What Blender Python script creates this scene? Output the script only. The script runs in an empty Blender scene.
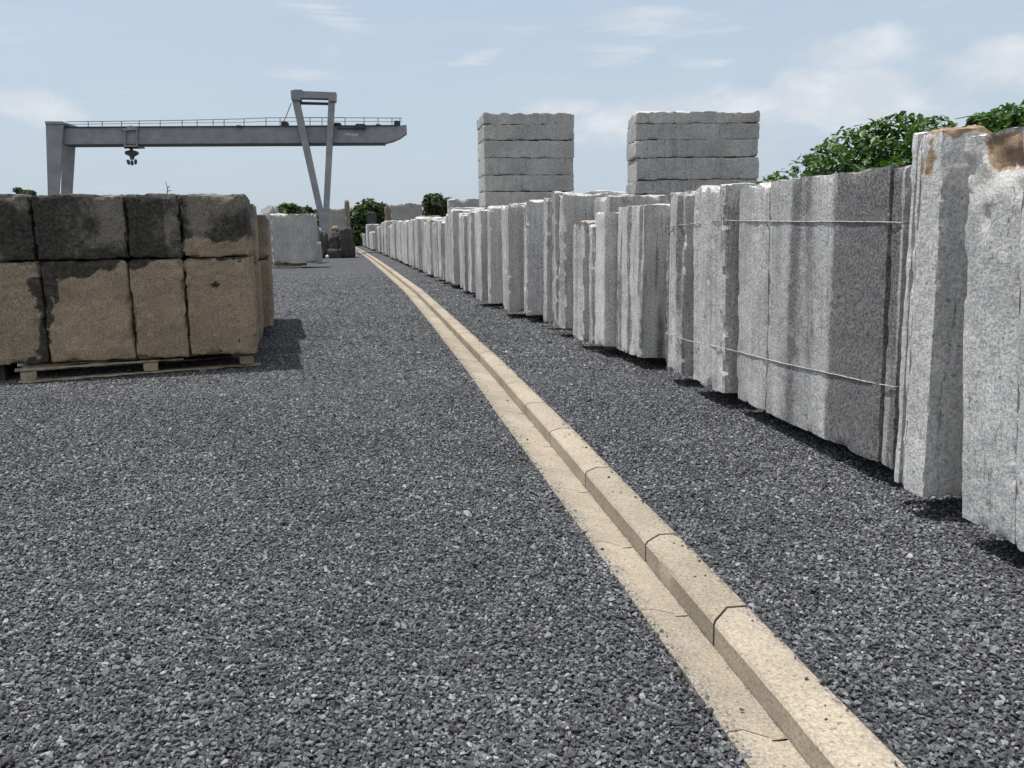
import bpy, math, random
import numpy as np
from mathutils import Vector, noise as mnoise

# ------------------------------------------------------------------ camera, world, sun, exposure
scene = bpy.context.scene
COL = scene.collection
F, CX, CY, YH, ROLL, H = 860.0, 512.0, 384.0, 230.0, math.radians(0.8), 1.6
PITCH = math.atan((CY - YH) / F)
FWD = np.array([0, math.cos(PITCH), -math.sin(PITCH)])
_UP = np.array([0, math.sin(PITCH), math.cos(PITCH)]); _RT = np.array([1.0, 0, 0])
RT = _RT * math.cos(ROLL) - _UP * math.sin(ROLL)
UP = _UP * math.cos(ROLL) + _RT * math.sin(ROLL)
cam_data = bpy.data.cameras.new('camera')
cam = bpy.data.objects.new('camera', cam_data); COL.objects.link(cam)
from mathutils import Matrix
M = Matrix(((RT[0], UP[0], -FWD[0], 0), (RT[1], UP[1], -FWD[1], 0), (RT[2], UP[2], -FWD[2], H), (0, 0, 0, 1)))
cam.matrix_world = M
cam_data.sensor_width = 36.0; cam_data.lens = 36.0 * F / 1024.0
cam_data.clip_start = 0.05; cam_data.clip_end = 3000
scene.camera = cam

SUN_EL, SUN_LEFT = math.radians(74), math.radians(79)      # height of the sun; how far left of straight ahead
SUN_STRENGTH, SKY_STRENGTH, EXPOSURE = 3.6, 0.10, 0.68
sdir = np.array([-math.sin(SUN_LEFT) * math.cos(SUN_EL), math.cos(SUN_LEFT) * math.cos(SUN_EL), math.sin(SUN_EL)])
sl = bpy.data.lights.new('sun', 'SUN'); sl.energy = SUN_STRENGTH; sl.angle = math.radians(0.6); sl.color = (1.0, 0.965, 0.91)
so = bpy.data.objects.new('sun', sl); COL.objects.link(so)
so.rotation_euler = Vector(sdir).to_track_quat('Z', 'Y').to_euler(); so.location = (0, 0, 60)
scene.view_settings.view_transform = 'Standard'; scene.view_settings.look = 'None'
scene.view_settings.exposure = EXPOSURE; scene.view_settings.gamma = 1.0
scene.view_settings.use_curve_mapping = False


class NT:
    """small helper to write node trees"""
    def __init__(self, tree):
        self.t = tree; tree.nodes.clear()
    def n(self, typ, ins=None, **props):
        nd = self.t.nodes.new(typ)
        for k, v in props.items(): setattr(nd, k, v)
        for k, v in (ins or {}).items():
            if isinstance(v, bpy.types.NodeSocket): self.t.links.new(v, nd.inputs[k])
            elif isinstance(v, bpy.types.Node): self.t.links.new(v.outputs[0], nd.inputs[k])
            else:
                s = nd.inputs[k]
                if s.type == 'RGBA' and not hasattr(v, '__len__'): v = (v, v, v, 1)
                if s.type == 'RGBA' and len(v) == 3: v = (*v, 1)
                s.default_value = v
        return nd
    def math(self, op, a, b=None, c=None, clamp=False):
        ins = {0: a}
        if b is not None: ins[1] = b
        if c is not None: ins[2] = c
        return self.n('ShaderNodeMath', ins, operation=op, use_clamp=clamp).outputs[0]
    def ramp(self, x, lo, hi, a=0.0, b=1.0, smooth=True):
        return self.n('ShaderNodeMapRange', {0: x, 1: lo, 2: hi, 3: a, 4: b},
                      interpolation_type='SMOOTHSTEP' if smooth else 'LINEAR').outputs[0]
    def mix(self, f, a, b, blend='MIX'):
        m = self.n('ShaderNodeMix', data_type='RGBA', blend_type=blend)
        for idx, v in ((0, f), (6, a), (7, b)):
            if isinstance(v, bpy.types.NodeSocket): self.t.links.new(v, m.inputs[idx])
            elif idx == 0: m.inputs[0].default_value = v
            else: m.inputs[idx].default_value = (*v, 1) if len(v) == 3 else v
        return m.outputs[2]
    def noise(self, co, scale, detail=3, rough=0.55, dist=0.0):
        return self.n('ShaderNodeTexNoise', {'Vector': co, 'Scale': scale, 'Detail': detail, 'Roughness': rough, 'Distortion': dist}).outputs[0]


def ray(u, v): return FWD + RT * (u - CX) / F + UP * (CY - v) / F
CAMP = np.array([0, 0, H])
def at(u, v, z=0.0):
    d = ray(u, v); return CAMP + d * (z - H) / d[2]
def atY(u, v, Y):
    d = ray(u, v); return CAMP + d * Y / d[1]
def proj_u(p):
    q = np.asarray(p, float) - CAMP; return CX + F * (q @ RT) / (q @ FWD)
def solve_u(P, d, u, lo=0.02, hi=8.0):
    """how far along d from P one must go to reach picture column u"""
    f = lambda s: proj_u(P + d * s) - u
    a, b = lo, hi; fa = f(a)
    if fa * f(b) > 0: return lo if abs(fa) < abs(f(b)) else hi
    for _ in range(40):
        m = (a + b) / 2
        if f(m) * fa > 0: a = m
        else: b = m
    return (a + b) / 2

# sky: Nishita thinned with high haze, and a few clouds at fixed places of the sky
world = bpy.data.worlds.new('World'); scene.world = world; world.use_nodes = True
w = NT(world.node_tree)
sky = w.n('ShaderNodeTexSky', sky_type='NISHITA', sun_disc=False)
sky.sun_elevation = SUN_EL; sky.sun_rotation = -SUN_LEFT; sky.air_density = 1.0; sky.dust_density = 2.0; sky.ozone_density = 1.0; sky.altitude = 50
tc = w.n('ShaderNodeTexCoord')
sep = w.n('ShaderNodeSeparateXYZ', {0: tc.outputs['Generated']})
az = w.math('ARCTAN2', sep.outputs[0], sep.outputs[1]); el = w.math('ARCSINE', sep.outputs[2])
cv = w.n('ShaderNodeCombineXYZ', {0: az, 1: w.math('MULTIPLY', el, 1.9)})
fine = w.noise(cv.outputs[0], 9.0, 6, 0.6, 0.4)
wisp = w.noise(w.n('ShaderNodeMapping', {'Vector': cv.outputs[0], 'Rotation': (0, 0, -0.35), 'Scale': (1.6, 7.0, 1)}).outputs[0], 4.0, 6, 0.62, 0.6)
def cloud(u, v, ru, rv, tilt=0.0):
    d = ray(u, v); d = d / np.linalg.norm(d)
    a0, e0 = math.atan2(d[0], d[1]), math.asin(d[2])
    da = w.math('SUBTRACT', az, a0); de = w.math('SUBTRACT', el, e0)
    de = w.math('ADD', de, w.math('MULTIPLY', da, tilt))
    x = w.math('DIVIDE', da, ru / F); y = w.math('DIVIDE', de, rv / F)
    r = w.math('SQRT', w.math('ADD', w.math('MULTIPLY', x, x), w.math('MULTIPLY', y, y)))
    return w.ramp(r, 1.0, 0.0)
def total(lst):
    s = lst[0]
    for q in lst[1:]: s = w.math('MAXIMUM', s, q)
    return s
puffs = total([cloud(850, 100, 175, 60), cloud(735, 104, 120, 30), cloud(640, 130, 150, 40), cloud(20, 106, 75, 24, 0.12), cloud(860, 52, 90, 32), cloud(560, 108, 70, 20), cloud(990, 70, 90, 40)])
wisps = total([cloud(650, 22, 150, 40, 0.2), cloud(335, 20, 75, 20, 0.18), cloud(490, 50, 70, 22, -0.3), cloud(625, 58, 90, 26), cloud(300, 76, 60, 14), cloud(700, 64, 60, 12)])
pm = w.ramp(w.math('ADD', w.math('MULTIPLY', fine, 1.5), w.math('MULTIPLY', puffs, 0.70)), 0.86, 1.40)
wm = w.ramp(w.math('ADD', w.math('MULTIPLY', wisp, 1.5), w.math('MULTIPLY', wisps, 0.5)), 0.90, 1.45)
veil = w.math('MULTIPLY', w.ramp(wisp, 0.35, 0.8), 0.22)
lowhaze = w.ramp(el, 0.45, 0.0, 0.62, 0.85)
hazed = w.mix(lowhaze, sky.outputs[0], (3.35, 3.95, 4.58))
hazed = w.mix(veil, hazed, (4.0, 4.4, 4.8))
# unseen bright cloud added behind the camera to fill the shaded faces
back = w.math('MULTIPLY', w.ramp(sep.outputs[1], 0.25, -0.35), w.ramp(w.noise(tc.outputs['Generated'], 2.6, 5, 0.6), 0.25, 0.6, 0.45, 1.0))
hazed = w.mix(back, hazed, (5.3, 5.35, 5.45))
cm = w.math('MAXIMUM', w.math('MULTIPLY', pm, 0.78), w.math('MULTIPLY', wm, 0.62))
shade = w.noise(cv.outputs[0], 14.0, 4, 0.6)
ccol = w.mix(w.ramp(shade, 0.35, 0.7), (4.2, 4.45, 4.8), (5.2, 5.35, 5.6))
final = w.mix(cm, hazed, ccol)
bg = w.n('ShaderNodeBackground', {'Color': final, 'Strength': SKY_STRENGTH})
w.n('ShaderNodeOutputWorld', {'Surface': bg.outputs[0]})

# ------------------------------------------------------------------ helpers
def _hash(ix, iy, iz, seed):
    h = (ix.astype(np.int64) * 374761393 + iy.astype(np.int64) * 668265263 + iz.astype(np.int64) * 2147483647 + seed * 974634777) & 0xFFFFFFFF
    h = ((h ^ (h >> 13)) * 1274126177) & 0xFFFFFFFF
    h = ((h ^ (h >> 16)) * 2246822519) & 0xFFFFFFFF
    return ((h ^ (h >> 15)) & 0xFFFFFF) / float(0xFFFFFF)
def vnoise(p, seed=0):
    p = np.asarray(p, float); i = np.floor(p); f = p - i; f = f * f * (3 - 2 * f); i = i.astype(np.int64)
    out = 0
    for dx in (0, 1):
        for dy in (0, 1):
            for dz in (0, 1):
                wgt = (f[:, 0] if dx else 1 - f[:, 0]) * (f[:, 1] if dy else 1 - f[:, 1]) * (f[:, 2] if dz else 1 - f[:, 2])
                out = out + wgt * _hash(i[:, 0] + dx, i[:, 1] + dy, i[:, 2] + dz, seed)
    return out
def fbm(p, seed=0, octaves=4):
    p = np.asarray(p, float); s = 0; a = 0.5; tot = 0
    for o in range(octaves):
        s = s + a * vnoise(p * (2 ** o), seed + 31 * o); tot += a; a *= 0.5
    return s / tot
def sstep(x, lo, hi):
    t = np.clip((x - lo) / (hi - lo), 0, 1); return t * t * (3 - 2 * t)

def obj(name, verts, faces, mat, parent=None, attrs=None, smooth=None, mats=None):
    me = bpy.data.meshes.new(name)
    me.from_pydata([tuple(map(float, v)) for v in verts], [], [tuple(map(int, f)) for f in faces])
    me.update()
    me.materials.append(mat)
    for k, vals in (attrs or {}).items():
        a = me.attributes.new(k, 'FLOAT', 'POINT'); a.data.foreach_set('value', np.asarray(vals, np.float32))
    if smooth is not None:
        me.polygons.foreach_set('use_smooth', [True] * len(me.polygons))
        me.set_sharp_from_angle(angle=math.radians(smooth))
    o = bpy.data.objects.new(name, me); COL.objects.link(o)
    if parent: o.parent = parent
    return o
def empty(name, loc, rz=0.0):
    o = bpy.data.objects.new(name, None); COL.objects.link(o); o.location = tuple(map(float, loc)); o.rotation_euler = (0, 0, rz)
    o.empty_display_size = 0.2
    return o
def tag(o, label, cat, group=None):
    o['label'] = label; o['category'] = cat
    if 'kind' not in o: o['kind'] = 'thing'
    if group: o['group'] = group
    return o
def structure(o): o['kind'] = 'structure'; return o

class MB:
    """collects simple shapes into one mesh"""
    def __init__(self): self.v = []; self.f = []
    def add(self, vs, fs):
        b = len(self.v); self.v += [tuple(map(float, q)) for q in vs]; self.f += [tuple(i + b for i in f) for f in fs]
    def hexa(self, lo4, hi4):
        self.add(list(lo4) + list(hi4), [(3, 2, 1, 0), (4, 5, 6, 7), (0, 1, 5, 4), (1, 2, 6, 5), (2, 3, 7, 6), (3, 0, 4, 7)])
    def box(self, c, s, rz=0.0):
        x, y, z = c; a, b, h = s[0] / 2, s[1] / 2, s[2] / 2; cr, sr = math.cos(rz), math.sin(rz)
        q = [(-a, -b), (a, -b), (a, b), (-a, b)]; q = [(x + cr * p - sr * r, y + sr * p + cr * r) for p, r in q]
        self.hexa([(p, r, z - h) for p, r in q], [(p, r, z + h) for p, r in q])
    def prism(self, poly, vec):
        n = len(poly); vec = np.asarray(vec, float)
        self.add(list(poly) + [np.asarray(p) + vec for p in poly],
                 [tuple(range(n)), tuple(range(2 * n - 1, n - 1, -1))] + [(i, i + n, (i + 1) % n + n, (i + 1) % n) for i in range(n)])
    def tube(self, pts, r, n=6, r2=None, cap=True):
        pts = [np.asarray(p, float) for p in pts]; rings = []
        for i, p in enumerate(pts):
            d = pts[min(i + 1, len(pts) - 1)] - pts[max(i - 1, 0)]; d = d / (np.linalg.norm(d) + 1e-9)
            a = np.cross(d, [0, 0, 1.0] if abs(d[2]) < 0.9 else [1.0, 0, 0]); a /= np.linalg.norm(a); b = np.cross(d, a)
            rr = r if r2 is None else r + (r2 - r) * i / (len(pts) - 1)
            rings.append([p + rr * (a * math.cos(2 * math.pi * k / n) + b * math.sin(2 * math.pi * k / n)) for k in range(n)])
        vs = [q for rg in rings for q in rg]; fs = []
        for i in range(len(pts) - 1):
            for k in range(n): fs.append((i * n + k, i * n + (k + 1) % n, (i + 1) * n + (k + 1) % n, (i + 1) * n + k))
        if cap: fs += [tuple(range(n - 1, -1, -1)), tuple(range((len(pts) - 1) * n, len(pts) * n))]
        self.add(vs, fs)
    def build(self, name, mat, parent=None, smooth=None): return obj(name, self.v, self.f, mat, parent, smooth=smooth)

def lattice(nx, ny, nz):
    """vertices (integer lattice) and quads of the surface of a subdivided box"""
    idx = {}; V = []; Fc = []
    def vid(i, j, k):
        key = (i, j, k)
        if key not in idx: idx[key] = len(V); V.append(key)
        return idx[key]
    for i in range(nx):
        for j in range(ny):
            Fc.append((vid(i, j, 0), vid(i, j + 1, 0), vid(i + 1, j + 1, 0), vid(i + 1, j, 0)))
            Fc.append((vid(i, j, nz), vid(i + 1, j, nz), vid(i + 1, j + 1, nz), vid(i, j + 1, nz)))
    for i in range(nx):
        for k in range(nz):
            Fc.append((vid(i, 0, k), vid(i + 1, 0, k), vid(i + 1, 0, k + 1), vid(i, 0, k + 1)))
            Fc.append((vid(i, ny, k), vid(i, ny, k + 1), vid(i + 1, ny, k + 1), vid(i + 1, ny, k)))
    for j in range(ny):
        for k in range(nz):
            Fc.append((vid(0, j, k), vid(0, j, k + 1), vid(0, j + 1, k + 1), vid(0, j + 1, k)))
            Fc.append((vid(nx, j, k), vid(nx, j + 1, k), vid(nx, j + 1, k + 1), vid(nx, j, k + 1)))
    return np.array(V, float), Fc

def rough_block(s, res, seed, rnd=0.02, amp=0.012, freq=3.0, ridge=0.0, topamp=0.03, botamp=0.015, chip=0.03, lean=(0, 0), carve=None, fine=0.0, ridge_y=0.0, arris=0.0, rfreq=11.0):
    s = np.asarray(s, float); r3 = res if hasattr(res, '__len__') else (res,) * 3
    cnt = [max(2, int(math.ceil(s[i] / r3[i]))) for i in range(3)]
    V, Fc = lattice(*cnt); P = V / np.array(cnt) * s; off = np.array([seed * 7.31, seed * 3.77, seed * 1.93])
    Q = P + off
    r = np.minimum(rnd * (0.35 + 1.3 * fbm(Q * 5.0, seed, 2)), s.min() * 0.45)[:, None]
    inner = np.clip(P, r, s - r); d = P - inner; L = np.linalg.norm(d, axis=1, keepdims=True); nrm = d / np.maximum(L, 1e-9)
    new = inner + nrm * np.minimum(L, r)
    new = new + nrm * (amp * 2 * (fbm(Q * freq, seed + 5, 4) - 0.5))[:, None]
    if fine: new = new + nrm * (fine * 2 * (fbm(Q * 18, seed + 9, 2) - 0.5))[:, None]
    dist = np.sort(np.minimum(P, s - P), axis=1)[:, 1]                   # distance to the nearest edge of the box
    ch = sstep(fbm(Q * 8.0, seed + 11, 3), 0.52, 0.66) * np.exp(-dist / max(chip, 1e-4) * 0.8) * chip * 1.4
    new = new - nrm * ch[:, None]
    if ridge:                                                             # split face: vertical ribs running down the x = 0 face
        rr = fbm(np.c_[Q[:, 1] * rfreq, Q[:, 2] * 0.14, Q[:, 0] * 0 + seed], seed + 17, 3)
        rr = np.clip((rr - 0.5) * 1.8 + 0.5, 0, 1)
        rr2 = np.abs(fbm(np.c_[Q[:, 1] * 5, Q[:, 2] * 0.25, Q[:, 0] * 0 + seed], seed + 23, 2) - 0.5) * 2
        step = np.floor(rr * 6) / 6 * 0.9 + rr * 0.1
        new[:, 0] += np.clip(-nrm[:, 0], 0, 1) * ridge * (1.5 * step + 0.35 * rr2 - 0.45)
    if ridge_y:
        rr = fbm(np.c_[Q[:, 0] * 7, Q[:, 2] * 0.25, Q[:, 0] * 0 + seed], seed + 27, 3)
        new[:, 1] += np.clip(-nrm[:, 1], 0, 1) * ridge_y * (np.floor(rr * 6) / 6 - 0.3)
    zt = P[:, 2] / s[2]
    new[:, 2] += topamp * 2 * (fbm(np.c_[Q[:, 0] * 1.7, Q[:, 1] * 5.0, Q[:, 0] * 0], seed + 29, 4) - 0.5) * zt ** 6
    new[:, 2] += topamp * 1.1 * (np.floor(vnoise(np.c_[Q[:, 0] * 6, Q[:, 1] * 13.0, Q[:, 0] * 0], seed + 61) * 3) / 3 - 0.4) * zt ** 10
    new[:, 2] += botamp * 2 * (fbm(np.c_[Q[:, 0] * 2.5, Q[:, 1] * 4.0, Q[:, 0] * 0], seed + 37, 3) - 0.3) * (1 - zt) ** 6
    attrs = {}
    if arris:
        attrs['fresh'] = np.exp(-dist / 0.02) * (P[:, 0] < s[0] * 0.3) * (P[:, 2] < s[2] - 0.06) * (0.25 + 0.75 * vnoise(Q * np.array([9, 9, 3.0]), seed + 41)) * arris
    if carve is not None:
        new, more = carve(P, new, s, nrm)
        for kk, vv in more.items(): attrs[kk] = np.maximum(attrs[kk], vv) if kk in attrs else vv
    new[:, 0] += lean[0] * new[:, 2]; new[:, 1] += lean[1] * new[:, 2]
    return new, Fc, attrs

# ------------------------------------------------------------------ materials
def material(name):
    m = bpy.data.materials.new(name); m.use_nodes = True; return m, NT(m.node_tree)
def finish(t, color, rough=0.85, bump=None, strength=0.5, dist=0.01, spec=0.3, metal=0.0):
    ins = {'Base Color': color, 'Roughness': rough, 'Specular IOR Level': spec, 'Metallic': metal}
    if bump is not None: ins['Normal'] = t.n('ShaderNodeBump', {'Height': bump, 'Strength': strength, 'Distance': dist}).outputs[0]
    p = t.n('ShaderNodeBsdfPrincipled', ins); t.n('ShaderNodeOutputMaterial', {'Surface': p.outputs[0]}); return p
def local(t, jitter=40.0):
    co = t.n('ShaderNodeTexCoord').outputs['Object']; oi = t.n('ShaderNodeObjectInfo')
    k = t.math('MULTIPLY', oi.outputs['Random'], jitter)
    return t.n('ShaderNodeVectorMath', {0: co, 1: t.n('ShaderNodeCombineXYZ', {0: k, 1: k, 2: k}).outputs[0]}, operation='ADD').outputs[0], oi.outputs['Random']

def granite(name, dark, light, grain=60.0, streak=0.35, stain=0.0, stain_col=(0.05, 0.05, 0.052), warm=0.0, vary=0.25, bump=0.5, crack=0.75):
    m, t = material(name); co, rnd = local(t)
    g = t.noise(co, grain, 3, 0.75); g2 = t.noise(co, grain * 3.1, 2, 0.6)
    gg = t.ramp(t.math('ADD', t.math('MULTIPLY', g, 0.65), t.math('MULTIPLY', g2, 0.35)), 0.41, 0.59)
    col = t.mix(gg, dark, light)
    big = t.noise(co, 1.7, 5, 0.6)
    st = t.noise(t.n('ShaderNodeMapping', {'Vector': co, 'Scale': (9, 9, 0.40)}).outputs[0], 1.8, 8, 0.74)
    shade = t.math('MULTIPLY', t.ramp(big, 0.25, 0.75, 0.82, 1.14), t.ramp(st, 0.3, 0.7, 1.0 - streak, 1.0 + streak * 0.45))
    shade = t.math('MULTIPLY', shade, t.ramp(rnd, 0, 1, 1 - vary / 2, 1 + vary / 2, False))
    sv = t.n('ShaderNodeCombineXYZ', {0: shade, 1: shade, 2: shade}).outputs[0]
    col = t.mix(1.0, col, sv, 'MULTIPLY')
    # dark mineral flecks and small pits
    fl = t.ramp(t.noise(co, 30, 3, 0.6), 0.63, 0.69)
    col = t.mix(t.math('MULTIPLY', fl, 0.7), col, tuple(c * 0.35 for c in dark))
    cr = t.noise(t.n('ShaderNodeMapping', {'Vector': co, 'Scale': (4.5, 4.5, 0.3)}).outputs[0], 1.3, 4, 0.6)
    cl = t.ramp(t.math('ABSOLUTE', t.math('SUBTRACT', cr, 0.5)), 0.0, 0.010, 1.0, 0.0)
    cl = t.math('MULTIPLY', cl, t.ramp(t.noise(co, 1.9, 2, 0.5), 0.45, 0.6))
    col = t.mix(t.math('MULTIPLY', cl, crack), col, tuple(c * 0.22 for c in dark))
    if stain:
        sn = t.noise(t.n('ShaderNodeMapping', {'Vector': co, 'Scale': (2.2, 2.2, 0.4)}).outputs[0], 1.1, 6, 0.65)
        sm = t.math('MULTIPLY', t.ramp(t.math('ADD', sn, t.math('MULTIPLY', t.math('SUBTRACT', g, 0.5), 0.35)), 0.42, 0.66), stain)
        col = t.mix(sm, col, stain_col)
    if warm:
        col = t.mix(t.math('MULTIPLY', t.ramp(t.noise(co, 2.3, 5, 0.6), 0.52, 0.72), warm), col, (0.30, 0.22, 0.13))
    edge = t.noise(co, 16, 5, 0.7); e0 = t.math('MULTIPLY', t.math('SUBTRACT', edge, 0.5), 1.1)
    e1 = t.math('ADD', t.math('MULTIPLY', e0, 0.75), t.math('MULTIPLY', t.math('SUBTRACT', t.noise(co, 52, 4, 0.7), 0.5), 0.9))
    def mask(attr, gain=1.0, soft=0.0):
        a = t.n('ShaderNodeAttribute', attribute_name=attr).outputs['Fac']
        return t.math('MULTIPLY', t.ramp(t.math('ADD', a, e1 if soft else e0), 0.36 - soft, 0.60 + soft), gain)
    lich = t.mix(t.ramp(t.noise(co, 26, 5, 0.7), 0.35, 0.75), (0.012, 0.012, 0.011), (0.075, 0.073, 0.066))
    soot = t.math('MULTIPLY', t.n('ShaderNodeAttribute', attribute_name='soot').outputs['Fac'], t.ramp(t.noise(co, 7, 5, 0.7), 0.25, 0.7, 0.7, 1.15))
    soot = t.ramp(t.math('ADD', soot, t.math('MULTIPLY', t.math('SUBTRACT', t.math('ADD', t.math('MULTIPLY', st, 0.7), t.math('MULTIPLY', edge, 0.3)), 0.5), 0.9)), 0.22, 0.72, 0.0, 0.9)
    col = t.mix(soot, col, t.mix(gg, (0.05, 0.051, 0.053), (0.19, 0.19, 0.192)))
    grey = t.mix(gg, (0.085, 0.082, 0.075), (0.20, 0.193, 0.178))
    col = t.mix(mask('weather', 0.85, 0.10), col, grey)
    col = t.mix(mask('stain', 0.93, 0.10), col, lich)
    rust = t.mix(t.ramp(t.noise(co, 13, 6, 0.7), 0.3, 0.7), (0.15, 0.095, 0.055), (0.37, 0.265, 0.17))
    rust = t.mix(t.ramp(t.noise(co, 48, 3, 0.7), 0.62, 0.72), rust, (0.36, 0.31, 0.24))
    col = t.mix(mask('fresh'), col, t.mix(gg, (0.42, 0.41, 0.40), (0.62, 0.61, 0.59)))
    col = t.mix(mask('rust', 0.95, 0.08), col, rust)
    mid = t.noise(co, 11, 5, 0.7)
    h = t.math('ADD', t.math('MULTIPLY', g, 0.35), t.math('ADD', mid, t.math('MULTIPLY', st, 0.6)))
    finish(t, col, 0.88, h, bump, 0.02, 0.25)
    return m

G_PALE = granite('pale_granite', (0.38, 0.38, 0.382), (0.68, 0.68, 0.675), 62, 0.12, vary=0.10)
G_ROW = granite('row_granite', (0.31, 0.31, 0.312), (0.64, 0.64, 0.635), 58, 0.26, stain=0.22, stain_col=(0.16, 0.16, 0.16), vary=0.26)
G_WIDE = granite('stained_granite', (0.29, 0.29, 0.292), (0.61, 0.61, 0.61), 60, 0.22, stain=0.30, stain_col=(0.14, 0.14, 0.142), vary=0.0)
G_STACK = granite('stacked_granite', (0.29, 0.29, 0.288), (0.53, 0.53, 0.525), 44, 0.10, stain=0.2, stain_col=(0.17, 0.17, 0.17), vary=0.16, bump=0.8)
G_BROWN = granite('brown_granite', (0.185, 0.147, 0.104), (0.36, 0.295, 0.22), 60, 0.08, warm=0.3, vary=0.14, bump=1.0, crack=0.2)
G_DARK = granite('dark_granite', (0.018, 0.019, 0.019), (0.085, 0.087, 0.085), 30, 0.3, vary=0.4)
G_TAN = granite('tan_granite', (0.125, 0.10, 0.075), (0.28, 0.23, 0.175), 40, 0.25, vary=0.2)
G_FAR = granite('far_granite', (0.24, 0.24, 0.24), (0.41, 0.41, 0.405), 24, 0.10, stain=0.25, stain_col=(0.22, 0.22, 0.22), vary=0.12)

def limestone(name, dirt_side):
    m, t = material(name); co = t.n('ShaderNodeTexCoord').outputs['Object']
    a = t.n('ShaderNodeAttribute', attribute_name='tone').outputs['Fac']; d = t.n('ShaderNodeAttribute', attribute_name='dirt').outputs['Fac']
    g = t.noise(co, 85, 4, 0.75); big = t.noise(co, 2.2, 5, 0.6); mid = t.noise(co, 17, 5, 0.65)
    col = t.mix(t.ramp(g, 0.36, 0.64), (0.235, 0.20, 0.155), (0.37, 0.322, 0.256))
    sh = t.math('MULTIPLY', t.ramp(big, 0.25, 0.75, 0.84, 1.1), t.ramp(a, 0, 1, 0.88, 1.10, False))
    col = t.mix(1.0, col, t.n('ShaderNodeCombineXYZ', {0: sh, 1: sh, 2: sh}).outputs[0], 'MULTIPLY')
    col = t.mix(t.math('MULTIPLY', t.ramp(mid, 0.55, 0.8), 0.35), col, (0.20, 0.165, 0.115))
    spk = t.ramp(t.math('ADD', t.math('MULTIPLY', t.noise(co, 75, 4, 0.7), 0.7), t.math('MULTIPLY', t.noise(co, 12, 3, 0.6), 0.3)), 0.535, 0.59)
    dm = t.ramp(t.math('ADD', d, t.math('MULTIPLY', t.math('SUBTRACT', t.noise(co, 9, 5, 0.7), 0.5), 1.4)), 0.35, 0.95)
    col = t.mix(t.math('MULTIPLY', dm, 0.72), col, t.mix(t.ramp(g, 0.38, 0.62), (0.115, 0.105, 0.09), (0.30, 0.275, 0.235)))
    pit = t.ramp(t.noise(co, 48, 3, 0.65), 0.62, 0.67); col = t.mix(t.math('MULTIPLY', pit, 0.7), col, (0.10, 0.085, 0.065))
    col = t.mix(t.math('MULTIPLY', t.math('ADD', t.math('MULTIPLY', dm, spk), t.math('MULTIPLY', spk, 0.16)), 0.85), col, (0.06, 0.058, 0.052))
    finish(t, col, 0.9, t.math('ADD', t.math('MULTIPLY', g, 0.4), mid), 0.45, 0.006, 0.2)
    return m
LIME = limestone('kerb_limestone', 0)

def gravel_base():
    m, t = material('dark_gravel')
    geo = t.n('ShaderNodeNewGeometry').outputs['Position']
    wob = t.n('ShaderNodeTexNoise', {'Vector': geo, 'Scale': 30.0, 'Detail': 2}).outputs[1]
    co = t.n('ShaderNodeVectorMath', {0: geo, 1: t.n('ShaderNodeVectorMath', {0: wob, 'Scale': 0.02}, operation='SCALE').outputs[0]}, operation='ADD').outputs[0]
    vo = t.n('ShaderNodeTexVoronoi', {'Vector': co, 'Scale': 38.0, 'Randomness': 1.0}, feature='F1')
    cell = t.n('ShaderNodeSeparateColor', {0: vo.outputs['Color']}).outputs[0]
    cr = t.n('ShaderNodeValToRGB', {0: cell})
    e = cr.color_ramp.elements; e[0].position = 0.0; e[0].color = (0.030, 0.031, 0.034, 1); e[1].position = 1.0; e[1].color = (0.30, 0.30, 0.305, 1)
    q = cr.color_ramp.elements.new(0.6); q.color = (0.074, 0.078, 0.086, 1); q = cr.color_ramp.elements.new(0.92); q.color = (0.150, 0.156, 0.167, 1)
    gap = t.ramp(vo.outputs['Distance'], 0.30, 0.75, 1.0, 0.35)
    gap = t.math('MULTIPLY', gap, t.ramp(t.noise(geo, 9.0, 3, 0.8), 0.32, 0.68, 0.42, 1.75))
    big = t.ramp(t.noise(geo, 0.7, 4, 0.6), 0.3, 0.7, 0.86, 1.14)
    k = t.math('MULTIPLY', gap, big)
    col = t.mix(1.0, cr.outputs[0], t.n('ShaderNodeCombineXYZ', {0: k, 1: k, 2: k}).outputs[0], 'MULTIPLY')
    h = t.math('SUBTRACT', t.math('MULTIPLY', cell, 0.8), vo.outputs['Distance'])
    finish(t, col, 0.75, h, 1.0, 0.02, 0.35)
    return m
GRAVEL = gravel_base()

def stone_mat():
    m, t = material('gravel_stone'); oi = t.n('ShaderNodeObjectInfo')
    r = oi.outputs['Random']
    cr = t.n('ShaderNodeValToRGB', {0: r}); e = cr.color_ramp.elements
    e[0].position = 0; e[0].color = (0.040, 0.041, 0.044, 1); e[1].position = 1; e[1].color = (0.33, 0.335, 0.345, 1)
    for pos, c in ((0.45, (0.075, 0.079, 0.088)), (0.80, (0.145, 0.151, 0.163)), (0.95, (0.22, 0.227, 0.241))):
        q = cr.color_ramp.elements.new(pos); q.color = (*c, 1)
    big = t.ramp(t.noise(oi.outputs['Location'], 0.7, 4, 0.6), 0.3, 0.7, 0.84, 1.16)
    co = t.n('ShaderNodeTexCoord').outputs['Object']
    nz = t.noise(co, 1.6, 4, 0.7)
    k = t.math('MULTIPLY', big, t.ramp(nz, 0.3, 0.7, 0.75, 1.2))
    col = t.mix(1.0, cr.outputs[0], t.n('ShaderNodeCombineXYZ', {0: k, 1: k, 2: k}).outputs[0], 'MULTIPLY')
    finish(t, col, 0.62, nz, 0.35, 0.15, 0.4)
    return m
STONE = stone_mat()

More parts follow.
